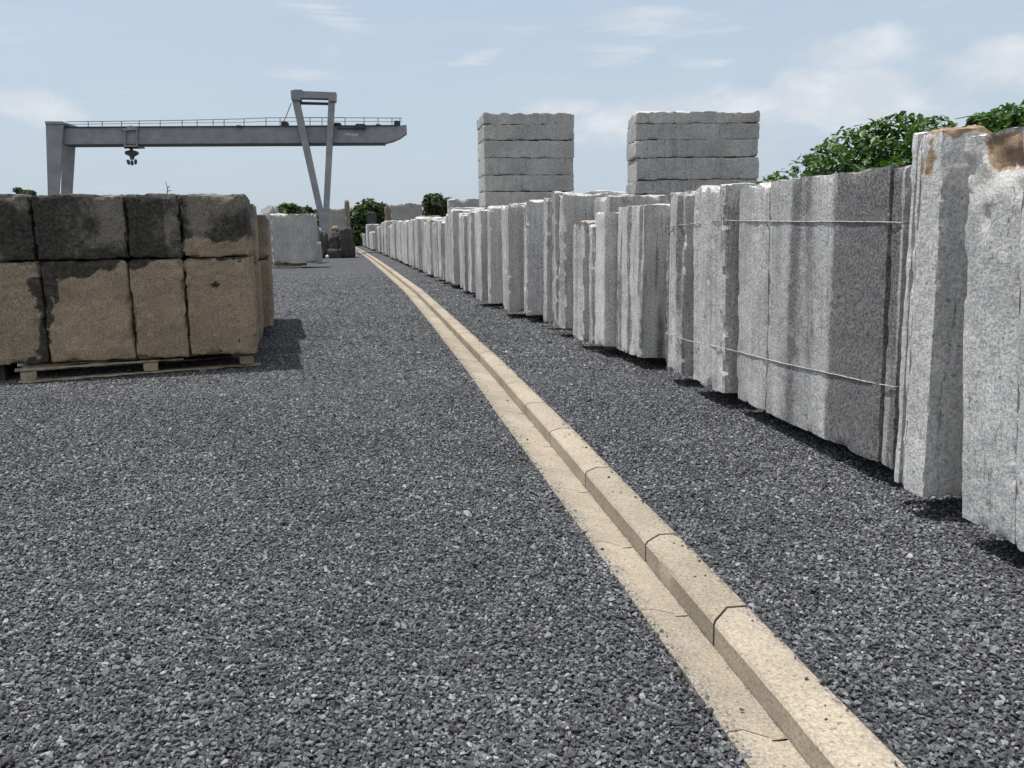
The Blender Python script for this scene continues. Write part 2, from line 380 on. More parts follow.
def simple(name, col, rough=0.6, metal=0.0, var=0.2, scale=6.0, bump=0.15, spec=0.4, col2=None):
    m, t = material(name); co, rnd = local(t)
    nz = t.noise(co, scale, 5, 0.65)
    c2 = col2 if col2 else tuple(c * (1 - var * 1.6) for c in col)
    c = t.mix(t.ramp(nz, 0.35, 0.7), col, c2)
    finish(t, c, rough, nz, bump, 0.01, spec, metal); return m
PAINT = simple('grey_crane_paint', (0.235, 0.252, 0.278), 0.5, 0, 0.16, 1.6, 0.05)
STEEL = simple('dark_steel', (0.05, 0.052, 0.055), 0.55, 0.3, 0.3, 3)
WIRE = simple('galvanised_wire', (0.46, 0.46, 0.45), 0.5, 0.2, 0.35, 30)
WOODDARK = simple('dark_timber', (0.045, 0.04, 0.034), 0.9, 0, 0.35, 8, 0.4, 0.2)
WOOD = simple('weathered_wood', (0.34, 0.29, 0.22), 0.85, 0, 0.35, 8, 0.4, 0.2)
CONCRETE = simple('pale_concrete', (0.14, 0.145, 0.155), 0.9, 0, 0.15, 2)
BARK = simple('bark', (0.09, 0.07, 0.05), 0.9, 0, 0.4, 9, 0.6, 0.2)
WHITE = simple('white_lettering', (0.62, 0.62, 0.60), 0.6, 0, 0.2, 10)
WEED = simple('dry_weed', (0.12, 0.10, 0.05), 0.9, 0, 0.3, 10)

def leaf_mat(name, a, b, c):
    m, t = material(name)
    tint = t.n('ShaderNodeAttribute', attribute_name='tint').outputs['Fac']
    cr = t.n('ShaderNodeValToRGB', {0: tint}); e = cr.color_ramp.elements
    e[0].color = (*a, 1); e[1].color = (*c, 1); q = cr.color_ramp.elements.new(0.55); q.color = (*b, 1)
    p = t.n('ShaderNodeBsdfPrincipled', {'Base Color': cr.outputs[0], 'Roughness': 0.45, 'Specular IOR Level': 0.35})
    tr = t.n('ShaderNodeBsdfTranslucent', {'Color': t.mix(1.0, cr.outputs[0], (1.3, 1.6, 0.6), 'MULTIPLY')})
    mx = t.n('ShaderNodeMixShader', {0: 0.3, 1: p.outputs[0], 2: tr.outputs[0]})
    t.n('ShaderNodeOutputMaterial', {'Surface': mx.outputs[0]}); return m
LEAF = leaf_mat('vine_leaf', (0.018, 0.044, 0.012), (0.044, 0.098, 0.022), (0.11, 0.185, 0.045))
LEAF_FAR = leaf_mat('tree_leaf', (0.030, 0.050, 0.025), (0.052, 0.082, 0.038), (0.095, 0.125, 0.058))

# ------------------------------------------------------------------ ground, kerb, gutter
KY = np.array([-6.0, 0.0, 2.2, 3.13, 4.0, 5.25, 6.4, 7.4, 9.5, 12.1, 16.05, 22.8, 34.7, 50, 72.9, 95])
KX = np.array([2.16, 1.27, 0.91, 0.775, 0.645, 0.455, 0.285, 0.12, -0.21, -0.66, -1.34, -2.53, -4.84, -7.85, -12.5, -17.1])
_fine = np.linspace(-6, 95, 1500)
_kx = np.interp(_fine, KY, KX)
_ker = np.exp(-np.linspace(-2, 2, 41) ** 2); _ker /= _ker.sum()
_kx = np.convolve(np.pad(_kx, 20, mode='reflect', reflect_type='odd'), _ker, 'valid')
def kx(y): return np.interp(y, _fine, _kx)
def krow(y):
    s = (kx(y + 1.0) - kx(y - 1.0)) / 2.0; a = np.array([s, 1.0, 0]); return a / np.linalg.norm(a)
KW, KH = 0.195, 0.088                     # kerb width, kerb face height
def gw(y): return np.interp(y, [0, 3, 7], [0.195, 0.20, 0.255])   # gutter width

ys = np.concatenate([[-300, -60, -20, -6], np.linspace(-5, 95, 140), [130, 200, 600, 1500]])
V = []; Fc = []
for y in ys:
    yy = min(max(y, -6), 95); k = float(kx(yy)); fade = 1.0 if y <= 95 else 0.0
    hh = (KH - 0.006) * fade
    for x, z in ((-1500, 0), (-200, 0), (-40, 0), (k - 1.0, 0), (k - float(gw(y)), -0.003), (k + 0.05, -0.02), (k + KW * 0.6, -0.02 + hh * 0.2), (k + KW, hh), (k + 1.2, hh), (60, hh), (300, 0), (1500, 0)):
        V.append((x, y, z))
nc = 12
for i in range(len(ys) - 1):
    for j in range(nc - 1): Fc.append((i * nc + j, i * nc + j + 1, (i + 1) * nc + j + 1, (i + 1) * nc + j))
structure(obj('ground', V, Fc, GRAVEL))

def strip_stones(name, x0f, x1f, profile, skew, tone_seed, joints, y_end=92.0, gapw=0.006):
    """stones laid end to end along the kerb line; profile = list of (x fraction, z, dirt)"""
    rr = random.Random(tone_seed); V = []; Fc = []; tone = []; dirt = []
    for s in range(len(joints) - 1):
        ya, yb = joints[s], joints[s + 1]; tn = rr.random(); nseg = 10 if ya < 12 else 3
        base = len(V); np_ = len(profile)
        for q in range(nseg + 1):
            f = q / nseg
            for (xf, z, dr) in profile:
                sa, sb = skew(s, xf), skew(s + 1, xf)
                y = (ya + sa + gapw / 2) * (1 - f) + (yb + sb - gapw / 2) * f
                xa = x0f(y) if callable(x0f) else x0f; x = float(kx(y)) + xa + (x1f - xa) * xf
                j = 0.0035 * (mnoise.noise((x * 9, y * 7, z * 9 + tone_seed)) if 0 < xf < 1 or True else 0)
                V.append((x + j, y, z + j * 0.5)); tone.append(tn); dirt.append(dr)
        for q in range(nseg):
            for i in range(np_ - 1): Fc.append((base + q * np_ + i, base + (q + 1) * np_ + i, base + (q + 1) * np_ + i + 1, base + q * np_ + i + 1))
        Fc.append(tuple(base + i for i in range(np_))); Fc.append(tuple(base + nseg * np_ + i for i in reversed(range(np_))))
    Fc = [tuple(reversed(f)) for f in Fc]
    return obj(name, V, Fc, LIME, None, {'tone': tone, 'dirt': dirt}, smooth=40)
random.seed(5)
jk = [-5.0, -4.0, -3.0, -2.0, -1.0, -0.1, 0.9, 1.85, 3.13, 4.0, 5.25, 6.38, 7.42]
while jk[-1] < 91: jk.append(jk[-1] + random.uniform(0.92, 1.12))
sk_rand = [random.uniform(0.6, 1.3) for _ in jk]
def kskew(s, xf): return (0.0 if xf < 0.04 else np.interp(xf, [0, 0.5, 1.0], [0, 0.125, 0.15])) * sk_rand[s]
structure(strip_stones('kerb', 0.0, KW, [(0.0, -0.03, 0.25), (0.0, KH - 0.012, 0.1), (0.055, KH, 0.12), (0.3, KH + 0.001, 0.05), (0.5, KH + 0.002, 0.12), (0.75, KH, 0.38), (0.97, KH - 0.003, 0.85), (1.0, KH - 0.012, 0.7), (1.0, -0.03, 0.7)], kskew, 3, jk, gapw=0.017))
jg = [-5.0, -3.9, -2.8, -1.7, -0.6, 0.5, 1.5, 2.5, 3.4, 4.2, 5.15, 6.3]
while jg[-1] < 91: jg.append(jg[-1] + random.uniform(0.95, 1.2))
gs = [random.uniform(0.5, 1.2) for _ in jg]
def gskew(s, xf): return np.interp(xf, [0, 0.35, 0.75, 1.0], [0, 0.03, -0.02, 0.0]) * gs[s]
structure(strip_stones('gutter', lambda y: -float(gw(y)), -0.003, [(0.0, -0.03, 0.95), (0.0, 0.010, 0.95), (0.03, 0.016, 0.85), (0.3, 0.011, 0.55), (0.55, 0.004, 0.2), (0.68, 0.001, 0.05), (0.70, -0.010, 0.35), (0.93, -0.013, 0.45), (1.0, -0.012, 0.8)], gskew, 8, jg, gapw=0.007))

# the loose stones of the gravel: one object, scattered with geometry nodes
def stone_proto(seed):
    rg = np.random.default_rng(seed); n = 15
    p = rg.normal(size=(n, 3)); p /= np.linalg.norm(p, axis=1, keepdims=True); p *= rg.uniform(0.75, 1.1, size=(n, 1))
    p *= np.array([1.08, rg.uniform(0.55, 0.82), rg.uniform(0.45, 0.68)])
    import bmesh
    bm = bmesh.new(); [bm.verts.new(q) for q in p]
    bmesh.ops.convex_hull(bm, input=list(bm.verts)); bmesh.ops.delete(bm, geom=[v for v in bm.verts if not v.link_faces], context='VERTS')
    me = bpy.data.meshes.new('gravel_stone'); bm.to_mesh(me); bm.free(); me.materials.append(STONE)
    return bpy.data.objects.new('gravel_stone', me)
stones = bpy.data.collections.new('gravel_stones')
for i in range(14): stones.objects.link(stone_proto(100 + i))
rng = np.random.default_rng(4)
def layer(y0, y1, sp, size, zoff, keep=None, xm=1.6):
    hw = 0.60 * y1 * 1.12 + xm
    gx, gy = np.meshgrid(np.arange(-hw, hw, sp), np.arange(y0, y1, sp)); gx = gx.ravel(); gy = gy.ravel()
    gx = gx + rng.uniform(-0.5, 0.5, gx.size) * sp; gy = gy + rng.uniform(-0.5, 0.5, gx.size) * sp
    ok = np.abs(gx) < 0.60 * gy * 1.12 + xm
    k = kx(gy); edge_l = (gx < k - gw(gy) - 0.004); edge_r = (gx > k + KW + 0.006)
    ok &= edge_l | edge_r
    if keep is not None: ok &= rng.random(gx.size) < keep(gy)
    gx, gy, k = gx[ok], gy[ok], k[ok]
    z = np.where(gx > k, KH - 0.006, 0.0) + zoff + rng.normal(0, 0.003, gx.size)
    return np.c_[gx, gy, z], size * rng.lognormal(0, 0.25, gx.size)
L = [layer(0.9, 9.0, 0.0175, 0.0100, 0.001), layer(0.9, 8.5, 0.0205, 0.0108, 0.008), layer(11.0, 36.0, 0.085, 0.021, 0.002, keep=lambda y: 1 - sstep(y, 26, 36)),
     layer(9.0, 19.0, 0.027, 0.0135, 0.002, keep=lambda y: 1 - sstep(y, 13, 19)),
     layer(0.9, 8.0, 0.13, 0.0155, 0.012)]
# a few strays kicked onto the kerb and gutter
NS = 380; sy = 1.3 + 15 * rng.random(NS) ** 1.5; sx = kx(sy) + np.where(rng.random(NS) < 0.55, KW - np.abs(rng.normal(0, 0.018, NS)) * rng.choice([1, 1, 1, 4], NS), -gw(sy) + np.abs(rng.normal(0, 0.016, NS)) * rng.choice([1, 1, 1, 5], NS))
L.append((np.c_[sx, sy, np.where(sx > kx(sy), KH + 0.004, 0.016)], 0.0075 * rng.lognormal(0, 0.35, NS)))
P = np.concatenate([a for a, b in L]); S = np.concatenate([b for a, b in L]); N = len(P)
rot = np.c_[rng.normal(0, 0.45, N), rng.normal(0, 0.45, N), rng.uniform(0, 6.283, N)]
me = bpy.data.meshes.new('gravel'); me.vertices.add(N); me.vertices.foreach_set('co', P.astype(np.float32).ravel())
for nm, typ, key, arr in (('rot', 'FLOAT_VECTOR', 'vector', rot.astype(np.float32).ravel()), ('scl', 'FLOAT', 'value', S.astype(np.float32)), ('pick', 'INT', 'value', rng.integers(0, 14, N).astype(np.int32))):
    a = me.attributes.new(nm, typ, 'POINT'); a.data.foreach_set(key, arr)
me.update(); me.materials.append(STONE)
go = bpy.data.objects.new('gravel', me); COL.objects.link(go); go['kind'] = 'stuff'
tag(go, 'loose dark grey angular gravel covering the stone yard floor', 'gravel')
ng = bpy.data.node_groups.new('scatter_gravel', 'GeometryNodeTree')
ng.interface.new_socket('Geometry', in_out='INPUT', socket_type='NodeSocketGeometry'); ng.interface.new_socket('Geometry', in_out='OUTPUT', socket_type='NodeSocketGeometry')
gi = ng.nodes.new('NodeGroupInput'); gout = ng.nodes.new('NodeGroupOutput'); ip = ng.nodes.new('GeometryNodeInstanceOnPoints')
ci = ng.nodes.new('GeometryNodeCollectionInfo'); ci.inputs['Collection'].default_value = stones; ci.inputs['Separate Children'].default_value = True; ci.inputs['Reset Children'].default_value = True
def named(nm, typ):
    q = ng.nodes.new('GeometryNodeInputNamedAttribute'); q.data_type = typ; q.inputs['Name'].default_value = nm
    return [s for s in q.outputs if s.enabled and s.name == 'Attribute'][0]
e2r = ng.nodes.new('FunctionNodeEulerToRotation'); ng.links.new(named('rot', 'FLOAT_VECTOR'), e2r.inputs[0])
ng.links.new(gi.outputs[0], ip.inputs['Points']); ng.links.new(ci.outputs[0], ip.inputs['Instance']); ip.inputs['Pick Instance'].default_value = True
ng.links.new(named('pick', 'INT'), ip.inputs['Instance Index']); ng.links.new(e2r.outputs[0], ip.inputs['Rotation']); ng.links.new(named('scl', 'FLOAT'), ip.inputs['Scale'])
ng.links.new(ip.outputs[0], gout.inputs[0])
md = go.modifiers.new('scatter', 'NODES'); md.node_group = ng

# ------------------------------------------------------------------ the row of standing slabs on the right
ZB = 0.205
ORD = ['first', 'second', 'third', 'fourth', 'fifth', 'sixth', 'seventh', 'eighth', 'ninth', 'tenth', 'eleventh', 'twelfth', 'thirteenth', 'fourteenth', 'fifteenth', 'sixteenth', 'seventeenth', 'eighteenth', 'nineteenth', 'twentieth', 'twenty-first', 'twenty-second', 'twenty-third', 'twenty-fourth', 'twenty-fifth', 'twenty-sixth', 'twenty-seventh', 'twenty-eighth', 'twenty-ninth', 'thirtieth']
def ordinal(k):
    if k < len(ORD): return ORD[k]
    tens = {3: 'thirty', 4: 'forty', 5: 'fifty', 6: 'sixty', 7: 'seventy'}[(k + 1) // 10]
    return tens + '-' + ORD[(k + 1) % 10 - 1] if (k + 1) % 10 else tens[:-1] + 'ieth'
ROW_OFF_Y = [3, 5, 8, 12, 17, 25, 40, 60, 95]; ROW_OFF = [1.62, 1.66, 1.62, 1.42, 1.12, 0.98, 0.94, 0.90, 0.9]

def carve_corner(P, new, s, nrm):
    """slab with a spalled top: its near top corner has split away and the old brown skin shows"""
    zl = s[2] - 0.25 + 0.04 * np.sin(P[:, 0] * 6.0) + 0.22 * (fbm(P * 9, 3, 4) - 0.5) + 0.09 * sstep(P[:, 0], 0.2, 0.6)
    up = sstep(new[:, 2] - zl, -0.035, 0.05)
    new[:, 1] += np.clip(1 - P[:, 1] / s[1], 0, 1) * (0.002 + 0.028 * fbm(P * 9, 6, 4)) * up * (1 - sstep(P[:, 0], 0.12, 0.30))
    fb = fbm(P * np.array([7, 7, 6]), 8, 3)
    low = sstep(P[:, 0], 0.20, 0.34) * sstep(new[:, 2], s[2] - 0.22, s[2] - 0.05) * (0.04 + 0.05 * fb)
    new[:, 2] -= low
    fresh = np.exp(-((new[:, 2] - zl) / 0.05) ** 2) * 0.6 * (nrm[:, 1] < 0.2) * (1 - 0.7 * sstep(P[:, 0], 0.1, 0.25))
    rust = sstep(new[:, 2], s[2] - 0.035, s[2] - 0.0) * 0.9 + up * sstep(fbm(P * np.array([11, 11, 6]), 28, 3), 0.48, 0.64) * 0.85
    rust *= (new[:, 2] > zl - 0.04)
    return new, {'fresh': fresh, 'rust': np.clip(rust, 0, 1)}
def carve_brown(P, new, s, nrm):
    """slab whose top keeps a brown weathered face above a band of freshly broken white stone"""
    yy = P[:, 1] / s[1]; fb = fbm(P * 5, 12, 3) - 0.5
    zl = s[2] - 0.19 + 0.10 * fb + 0.12 * (fbm(P * 13, 53, 3) - 0.5) + 0.45 * sstep(yy + 0.7 * fb, 0.40, 0.80); zm = s[2] - 0.34 + 0.34 * (fbm(P * np.array([5, 9, 3]), 44, 3) - 0.5)
    up = sstep(new[:, 2], zl - 0.01, zl + 0.02); mid = sstep(new[:, 2], zm - 0.02, zm + 0.06)
    face = np.clip(-nrm[:, 0], 0, 1) + np.clip(-nrm[:, 1], 0, 1)
    new[:, 0] += np.clip(-nrm[:, 0], 0, 1) * (0.05 * mid * (fbm(P * 14, 5, 4) - 0.25) + 0.02 * up)
    rim = sstep(new[:, 2], s[2] - 0.035, s[2] - 0.015)
    return new, {'fresh': np.clip(mid * (1 - up) + rim * 0.55, 0, 1), 'rust': np.clip(up * (1 - rim * 0.6), 0, 1)}

def carve_wide(P, new, s, nrm):
    f = 1 - P[:, 1] / s[1]; z = P[:, 2] / s[2]; n1 = fbm(np.c_[P[:, 1] * 5, P[:, 2] * 0.6, P[:, 0] * 0], 3, 4) - 0.5
    f = f + 0.12 * n1
    so = 0.85 * np.exp(-((f - 0.26) / 0.11) ** 2) + 0.5 * np.exp(-((f - 0.43) / 0.05) ** 2) + 1.0 * sstep(f, 0.55, 0.66)
    so *= (0.75 + 0.25 * z) * (1 - 0.45 * np.exp(-((f - 0.5) / 0.08) ** 2) * z)
    new[:, 1] += 0
    return new, {'soot': np.clip(so * (1.0 + 0.8 * n1), 0, 0.95)}
def soot_side(amount):
    def f(P, new, s, nrm):
        n1 = fbm(np.c_[P[:, 0] * 9, P[:, 1] * 9, P[:, 2] * 0.5], 19, 4)
        return new, {'soot': np.clip(amount * sstep(n1, 0.42, 0.62), 0, 0.9)}
    return f
# u of the far and near edge of the kerb-side face, row of its near foot, row of its top there, extras
ROW = [
    dict(u0=1014, u1=1062, vb=573, vt=120, res=.05, mat=G_PALE, ridge=.012, D=1.5, top=(1068, 200), name='granite_slab', label='pale granite slab cut by the right edge of the photo, nearest of all', carve=carve_brown),
    dict(u0=961, u1=1014, vb=545, vt=126, res=.028, mat=G_PALE, ridge=.004, D=1.3, top=(1018, 209), label='pale granite slab with a brown earthy top face above a white broken band', carve=carve_brown),
    dict(u0=902, u1=922, vb=500, vt=128, res=.026, mat=G_PALE, ridge=.006, D=1.3, top=(941, 190), label='pale granite slab with clean sawn corner and broken rust-rimmed top', carve=carve_corner),
    dict(u0=898.6, u1=901.6, vb=488, vt=131, res=.04, mat=G_PALE, ridge=.02, D=1.3, top=(920.5, 140), label='thin upright granite sheet touching the slab with the rust-rimmed top'),
    dict(u0=892.6, u1=897.6, vb=484, vt=133, res=.04, mat=G_PALE, ridge=.02, D=1.3, top=(916.5, 140), label='thin upright granite sheet between the wide stained slab and its twin sheet'),
    dict(u0=880.5, u1=892, vb=470, vt=165, res=.035, mat=G_WIDE, ridge=.006, D=1.2, carve=soot_side(.9), top=(905.5, 166), label='dark narrow slab at the near end of the wire-bound pack'),
    dict(u0=765.5, u1=880, vb=466, vt=166, res=.035, mat=G_WIDE, ridge=.0015, D=0.5, top=(889.5, 170), carve=carve_wide, label='widest granite slab of the row, dark stained face crossed by two wires'),
    dict(u0=736, u1=765, vb=421, vt=183, res=.035, mat=G_WIDE, ridge=.003, D=1.3, lean_as='wide', flush=True, label='light grey slab joined to the far edge of the widest stained slab'),
    dict(u0=690, u1=724, vb=396, vt=184, res=.03, mat=G_ROW, ridge=.05, D=1.3, top=(726, 190), label='ribbed granite slab wire-bound beside the light slab of the widest pack'),
    dict(u0=663, u1=680, vb=376, vt=191, res=.035, mat=G_ROW, ridge=.04, D=1.4, carve=soot_side(.75), label='farthest wire-bound granite slab, with a dark streaked near side'),
    dict(u0=615, u1=640, vb=359, vt=205, res=.035, mat=G_ROW, ridge=.02, D=1.1, carve=soot_side(.65), label='granite slab with dark vertical streaks just beyond the wire-bound pack'),
    dict(u0=594.5, u1=603.5, vb=347.5, vt=212, res=.04, mat=G_PALE, ridge=.008, D=1.3, label='smooth pale square-cut slab with a bright edge, right of the split one'),
    dict(u0=588, u1=592, vb=343.5, vt=226, res=.04, mat=G_ROW, ridge=.03, D=0.5, label='low thin slab squeezed between the smooth pale slab and the split one'),
    dict(u0=574, u1=581, vb=341, vt=222, res=.04, mat=G_ROW, ridge=.06, D=0.3, label='split granite slab with a low orange-tinged broken top', rusty=True),
    dict(u0=571, u1=584, vb=337, vt=197, res=.045, mat=G_ROW, ridge=.02, D=0.85, back=0.32, label='tall rough slab set back behind the split one with orange top'),
    dict(u0=556, u1=563, vb=330, vt=195, ridge=.05),
    dict(u0=543.4, u1=546.5, vb=322.5, vt=198, ridge=.04),
    dict(u0=521, u1=528, vb=316, vt=201, ridge=.06),
    dict(u0=502, u1=509.5, vb=312, vt=204, ridge=.03),
    dict(u0=487.3, u1=490, vb=303, vt=207, ridge=.04),
    dict(u0=475.7, u1=480.8, vb=301, vt=210, ridge=.05),
    dict(u0=466.5, u1=470.6, vb=296, vt=212, ridge=.05),
    dict(u0=459, u1=464, vb=292.7, vt=215, ridge=.05),
    dict(u0=446.5, u1=453.7, vb=290, vt=210, ridge=.06),
    dict(u0=439, u1=442.7, vb=281, vt=222, ridge=.05),
    dict(u0=434, u1=437, vb=277, vt=222, ridge=.05),
    dict(u0=424, u1=429.5, vb=274, vt=220, ridge=.06),
    dict(u0=414, u1=419, vb=268.8, vt=218, ridge=.06),
    dict(u0=410, u1=412.8, vb=267, vt=219, ridge=.05),
    dict(u0=401, u1=407, vb=264.9, vt=222, ridge=.06),
    dict(u0=394, u1=400.2, vb=263.5, vt=221.5, ridge=.05),
    dict(u0=389, u1=392.6, vb=260, vt=225, ridge=.05),
    dict(u0=382, u1=386, vb=257, vt=221, ridge=.05),
    dict(u0=376, u1=379.7, vb=255, vt=227, ridge=.05),
    dict(u0=369.3, u1=373, vb=252, vt=232, ridge=.05),
    dict(u0=366, u1=368.7, vb=250.5, vt=224.5, ridge=.05),
    dict(u0=362, u1=365, vb=248, vt=234, ridge=.05),
]
def curve_hit(u):
    lo, hi = 10.0, 94.0
    g = lambda y: proj_u((kx(y) + np.interp(y, ROW_OFF_Y, ROW_OFF), y, 0.2)) - u
    for _ in range(50):
        m = (lo + hi) / 2
        if g(m) > 0: lo = m
        else: hi = m
    return lo
far_i = 0; slab_faces = []; prev_far = -9
rsl = random.Random(11)
for i, d in enumerate(ROW):
    P1 = at(d['u1'], d['vb'], ZB)
    if P1[1] > 18.5:
        y = curve_hit(d['u1']); P1 = np.array([kx(y) + np.interp(y, ROW_OFF_Y, ROW_OFF), y, ZB])
    P1[2] = ZB + (0 if P1[1] < 9 else -0.01)
    a = krow(P1[1]); nv = np.array([a[1], -a[0], 0])
    t = solve_u(P1, a, d['u0'], 0.03, 6.0)
    if d.get('flush'):
        q = slab_faces[-1]; P1 = q[1] + q[2] * (q[4] + 0.008); a, nv = q[2], q[3]; t = solve_u(P1, a, d['u0'], 0.03, 6.0); prev_far = P1[1] + t * a[1]
    elif 'back' not in d:
        if P1[1] < prev_far + 0.004:                                      # keep clear of the nearer neighbour
            sh = prev_far + 0.004 - P1[1]; P1 = P1 + a * sh / a[1]; t = max(0.06, t - sh)
        prev_far = P1[1] + t * a[1]
    else:
        P1 = P1 + nv * d['back']; P1[1] += 0.0
    top = atY(d['u1'], d['vt'], P1[1]); h = float(top[2] - P1[2]); h = min(max(h, 1.2), 2.25)
    far = P1[1] > 18.5
    res = d.get('res', 0.05 if P1[1] < 16 else 0.085); D = d.get('D', 1.1 if P1[1] < 30 else 1.2)
    lean = [0.0, 0.0]
    if 'top' in d:
        uu, vv = d['top']; zq = atY(uu, vv, P1[1])[2] - P1[2]
        want = atY(uu, vv, P1[1])[0]; lean[0] = float((want - P1[0]) / zq)
    elif 'lean_as' in d: lean = list(slab_faces[-1][6])
    else: lean = [rsl.uniform(-0.006, 0.012), rsl.uniform(-0.01, 0.01)]
    carve = d.get('carve')
    if d.get('rusty'):
        def carve(P, new, s, nrm):
            return new, {'rust': sstep(new[:, 2], s[2] - 0.10, s[2] - 0.02) * fbm(P * 8, 2, 3) * 0.8}
    if 'label' in d: pieces = [(0.0, t, 0.0, 0.0)]
    else:
        n = 1 if t < 0.42 else (2 if t < 0.85 else 3)
        cuts = [0.0] + [t * (q + rsl.uniform(-0.18, 0.18)) / n for q in range(1, n)] + [t]
        pieces = [(cuts[q], cuts[q + 1] - cuts[q] - 0.012, (0.0 if q == 0 else rsl.uniform(-0.07, 0.09)), (0.0 if q == 0 else rsl.uniform(-0.10, 0.06))) for q in range(n)]
    for q, (s0, tt, inset, dh) in enumerate(pieces):
        fr = max(0.014 if P1[1] < 16 else 0.03, min(res, tt / 14))
        V, Fc, at_ = rough_block((D, tt, h + dh), (res * 1.2, fr, res * 1.1), 20 + i + 60 * q, rnd=0.007 if d.get('mat') is G_PALE else 0.010, amp=0.0025 if d.get('mat') in (G_PALE, G_WIDE) else 0.005, freq=6.0,
                                 rfreq=11.0 if P1[1] < 16 else 6.0, ridge=d['ridge'] * (1.0 if tt > 0.12 else 0.5) * (1.0 if P1[1] < 14 else 1.3), topamp=0.015 if 'carve' in d else (0.03 if i < 15 else 0.05),
                                 botamp=0.012 if d.get('mat') in (G_PALE, G_WIDE) else 0.025, chip=0.010 if d.get('mat') in (G_PALE, G_WIDE) else 0.020, lean=lean, carve=carve, fine=0.004,
                                 ridge_y=0.0 if d.get('mat') is G_PALE else 0.005, arris=0.5)
        if 'label' in d: lab = d['label']
        else:
            lab = 'upright rough grey granite slab, %s beyond the tall set-back slab along the row' % ordinal(far_i); far_i += 1
        o = obj('granite_slab', V, Fc, d.get('mat', G_ROW), None, at_, smooth=14 if d.get('mat') not in (G_PALE, G_WIDE) else 30)
        o.location = P1 + a * s0 + nv * inset; o.rotation_euler = (0, 0, math.atan2(nv[1], nv[0]))
        tag(o, lab, 'stone slab', 'granite slabs standing in a row beside the kerb')
    slab_faces.append((d, P1, a, nv, t, h, lean))

# two timber runners under the row
for k, off in enumerate((0.45, 0.95)):
    mb = MB(); yy = np.concatenate([[3.3], np.arange(5, 92, 3.0)])
    pts = [np.array([kx(y) + np.interp(y, ROW_OFF_Y, ROW_OFF) + off, y]) for y in yy]
    for p, q in zip(pts[:-1], pts[1:]):
        n2 = np.array([(q - p)[1], -(q - p)[0]]); n2 /= np.linalg.norm(n2); n2 *= 0.055
        lo = [(*(p - n2), 0.075), (*(p + n2), 0.075), (*(q + n2), 0.075), (*(q - n2), 0.075)]
        mb.hexa(lo, [(x, y, 0.168) for x, y, z in lo])
    tag(mb.build('timber_runner', WOODDARK), ['dark timber runner under the kerb side of the slab row', 'dark timber runner under the rear of the slab row'][k], 'timber', 'timber runners under the slab row')

# a brown lump of rock caught in the broken top
def boulder(name, c, r, seed, mat, label, cat='boulder', flat=0.75, group=None, attrs=None, n=14):
    V, Fc = lattice(n, n, n); V = V / n * 2 - 1; V = V / np.linalg.norm(V, axis=1, keepdims=True)
    V = np.sign(V) * np.abs(V) ** flat
    r = np.asarray(r, float) if hasattr(r, '__len__') else np.array([r] * 3)
    dd = 0.74 + 0.40 * fbm(V * 1.4 + seed * 3.1, seed, 4) + 0.16 * fbm(V * 4.5 + seed, seed + 2, 3); V = V * dd[:, None] * r
    o = obj(name, V, Fc, mat, None, {k: f(V) for k, f in attrs.items()} if attrs else None, smooth=40); o.location = tuple(map(float, c))
    tag(o, label, cat, group); return o
bq = [s for s in slab_faces if s[0].get('carve') is carve_corner][0]
c = atY(973, 141, bq[1][1] + 0.14)
boulder('boulder', c, (0.055, 0.075, 0.07), 4, G_BROWN, 'small brown rock lump lodged in the broken top of a pale slab', attrs={'rust': lambda V: 0.42 + 0.0 * V[:, 0], 'fresh': lambda V: 0.5 * (V[:, 0] < -0.7)}, n=22)

# wires round the bound pack
def face_point(u, v):
    best = None
    for d, P1, a, nv, t, h, lean in slab_faces[5:10]:
        if d['u0'] - 9 <= u <= d['u1'] + 9: best = (P1, nv, lean) if best is None or abs(u - (d['u0'] + d['u1']) / 2) < best[3] else best[:3] + (best[3],) if False else best
        if d['u0'] - 4 <= u <= d['u1'] + 12: best = (P1, nv, lean, 0)
    P1, nv, lean = best[:3]
    dr = ray(u, v); nn = nv - np.array([0, 0, lean[0]])
    s = ((P1 - CAMP) @ nn) / (dr @ nn); return CAMP + dr * s - nv * 0.003
for nm, pts, lab in (('upper', [(667, 226.5), (690, 224.3), (708, 221.5), (722, 220), (740, 221), (766, 221.2), (798, 221.7), (840, 221.6), (880, 222), (903, 222.6)], 'upper steel wire stretched across the wide stained pack of slabs'),
                     ('lower', [(667, 333.5), (690, 341), (712, 346), (722, 348), (738, 351.7), (766, 359), (786, 364), (838, 375), (868, 382), (895, 387)], 'lower steel wire sagging across the wide stained pack of slabs')):
    P3 = [face_point(*p) for p in pts]; mb = MB()
    dense = []
    for p, q in zip(P3[:-1], P3[1:]):
        for k in range(6): dense.append(p + (q - p) * k / 6 + np.array([0, 0, 0.0008 * math.sin(k * 2.1)]))
    dense.append(P3[-1]); dense.append(P3[-1] + slab_faces[5][3] * 0.25)
    dense.insert(0, P3[0] + slab_faces[9][3] * 0.2)
    mb.tube(dense, 0.004, 6); tag(mb.build('steel_wire', WIRE, smooth=60), lab, 'wire', 'wires binding the slabs')

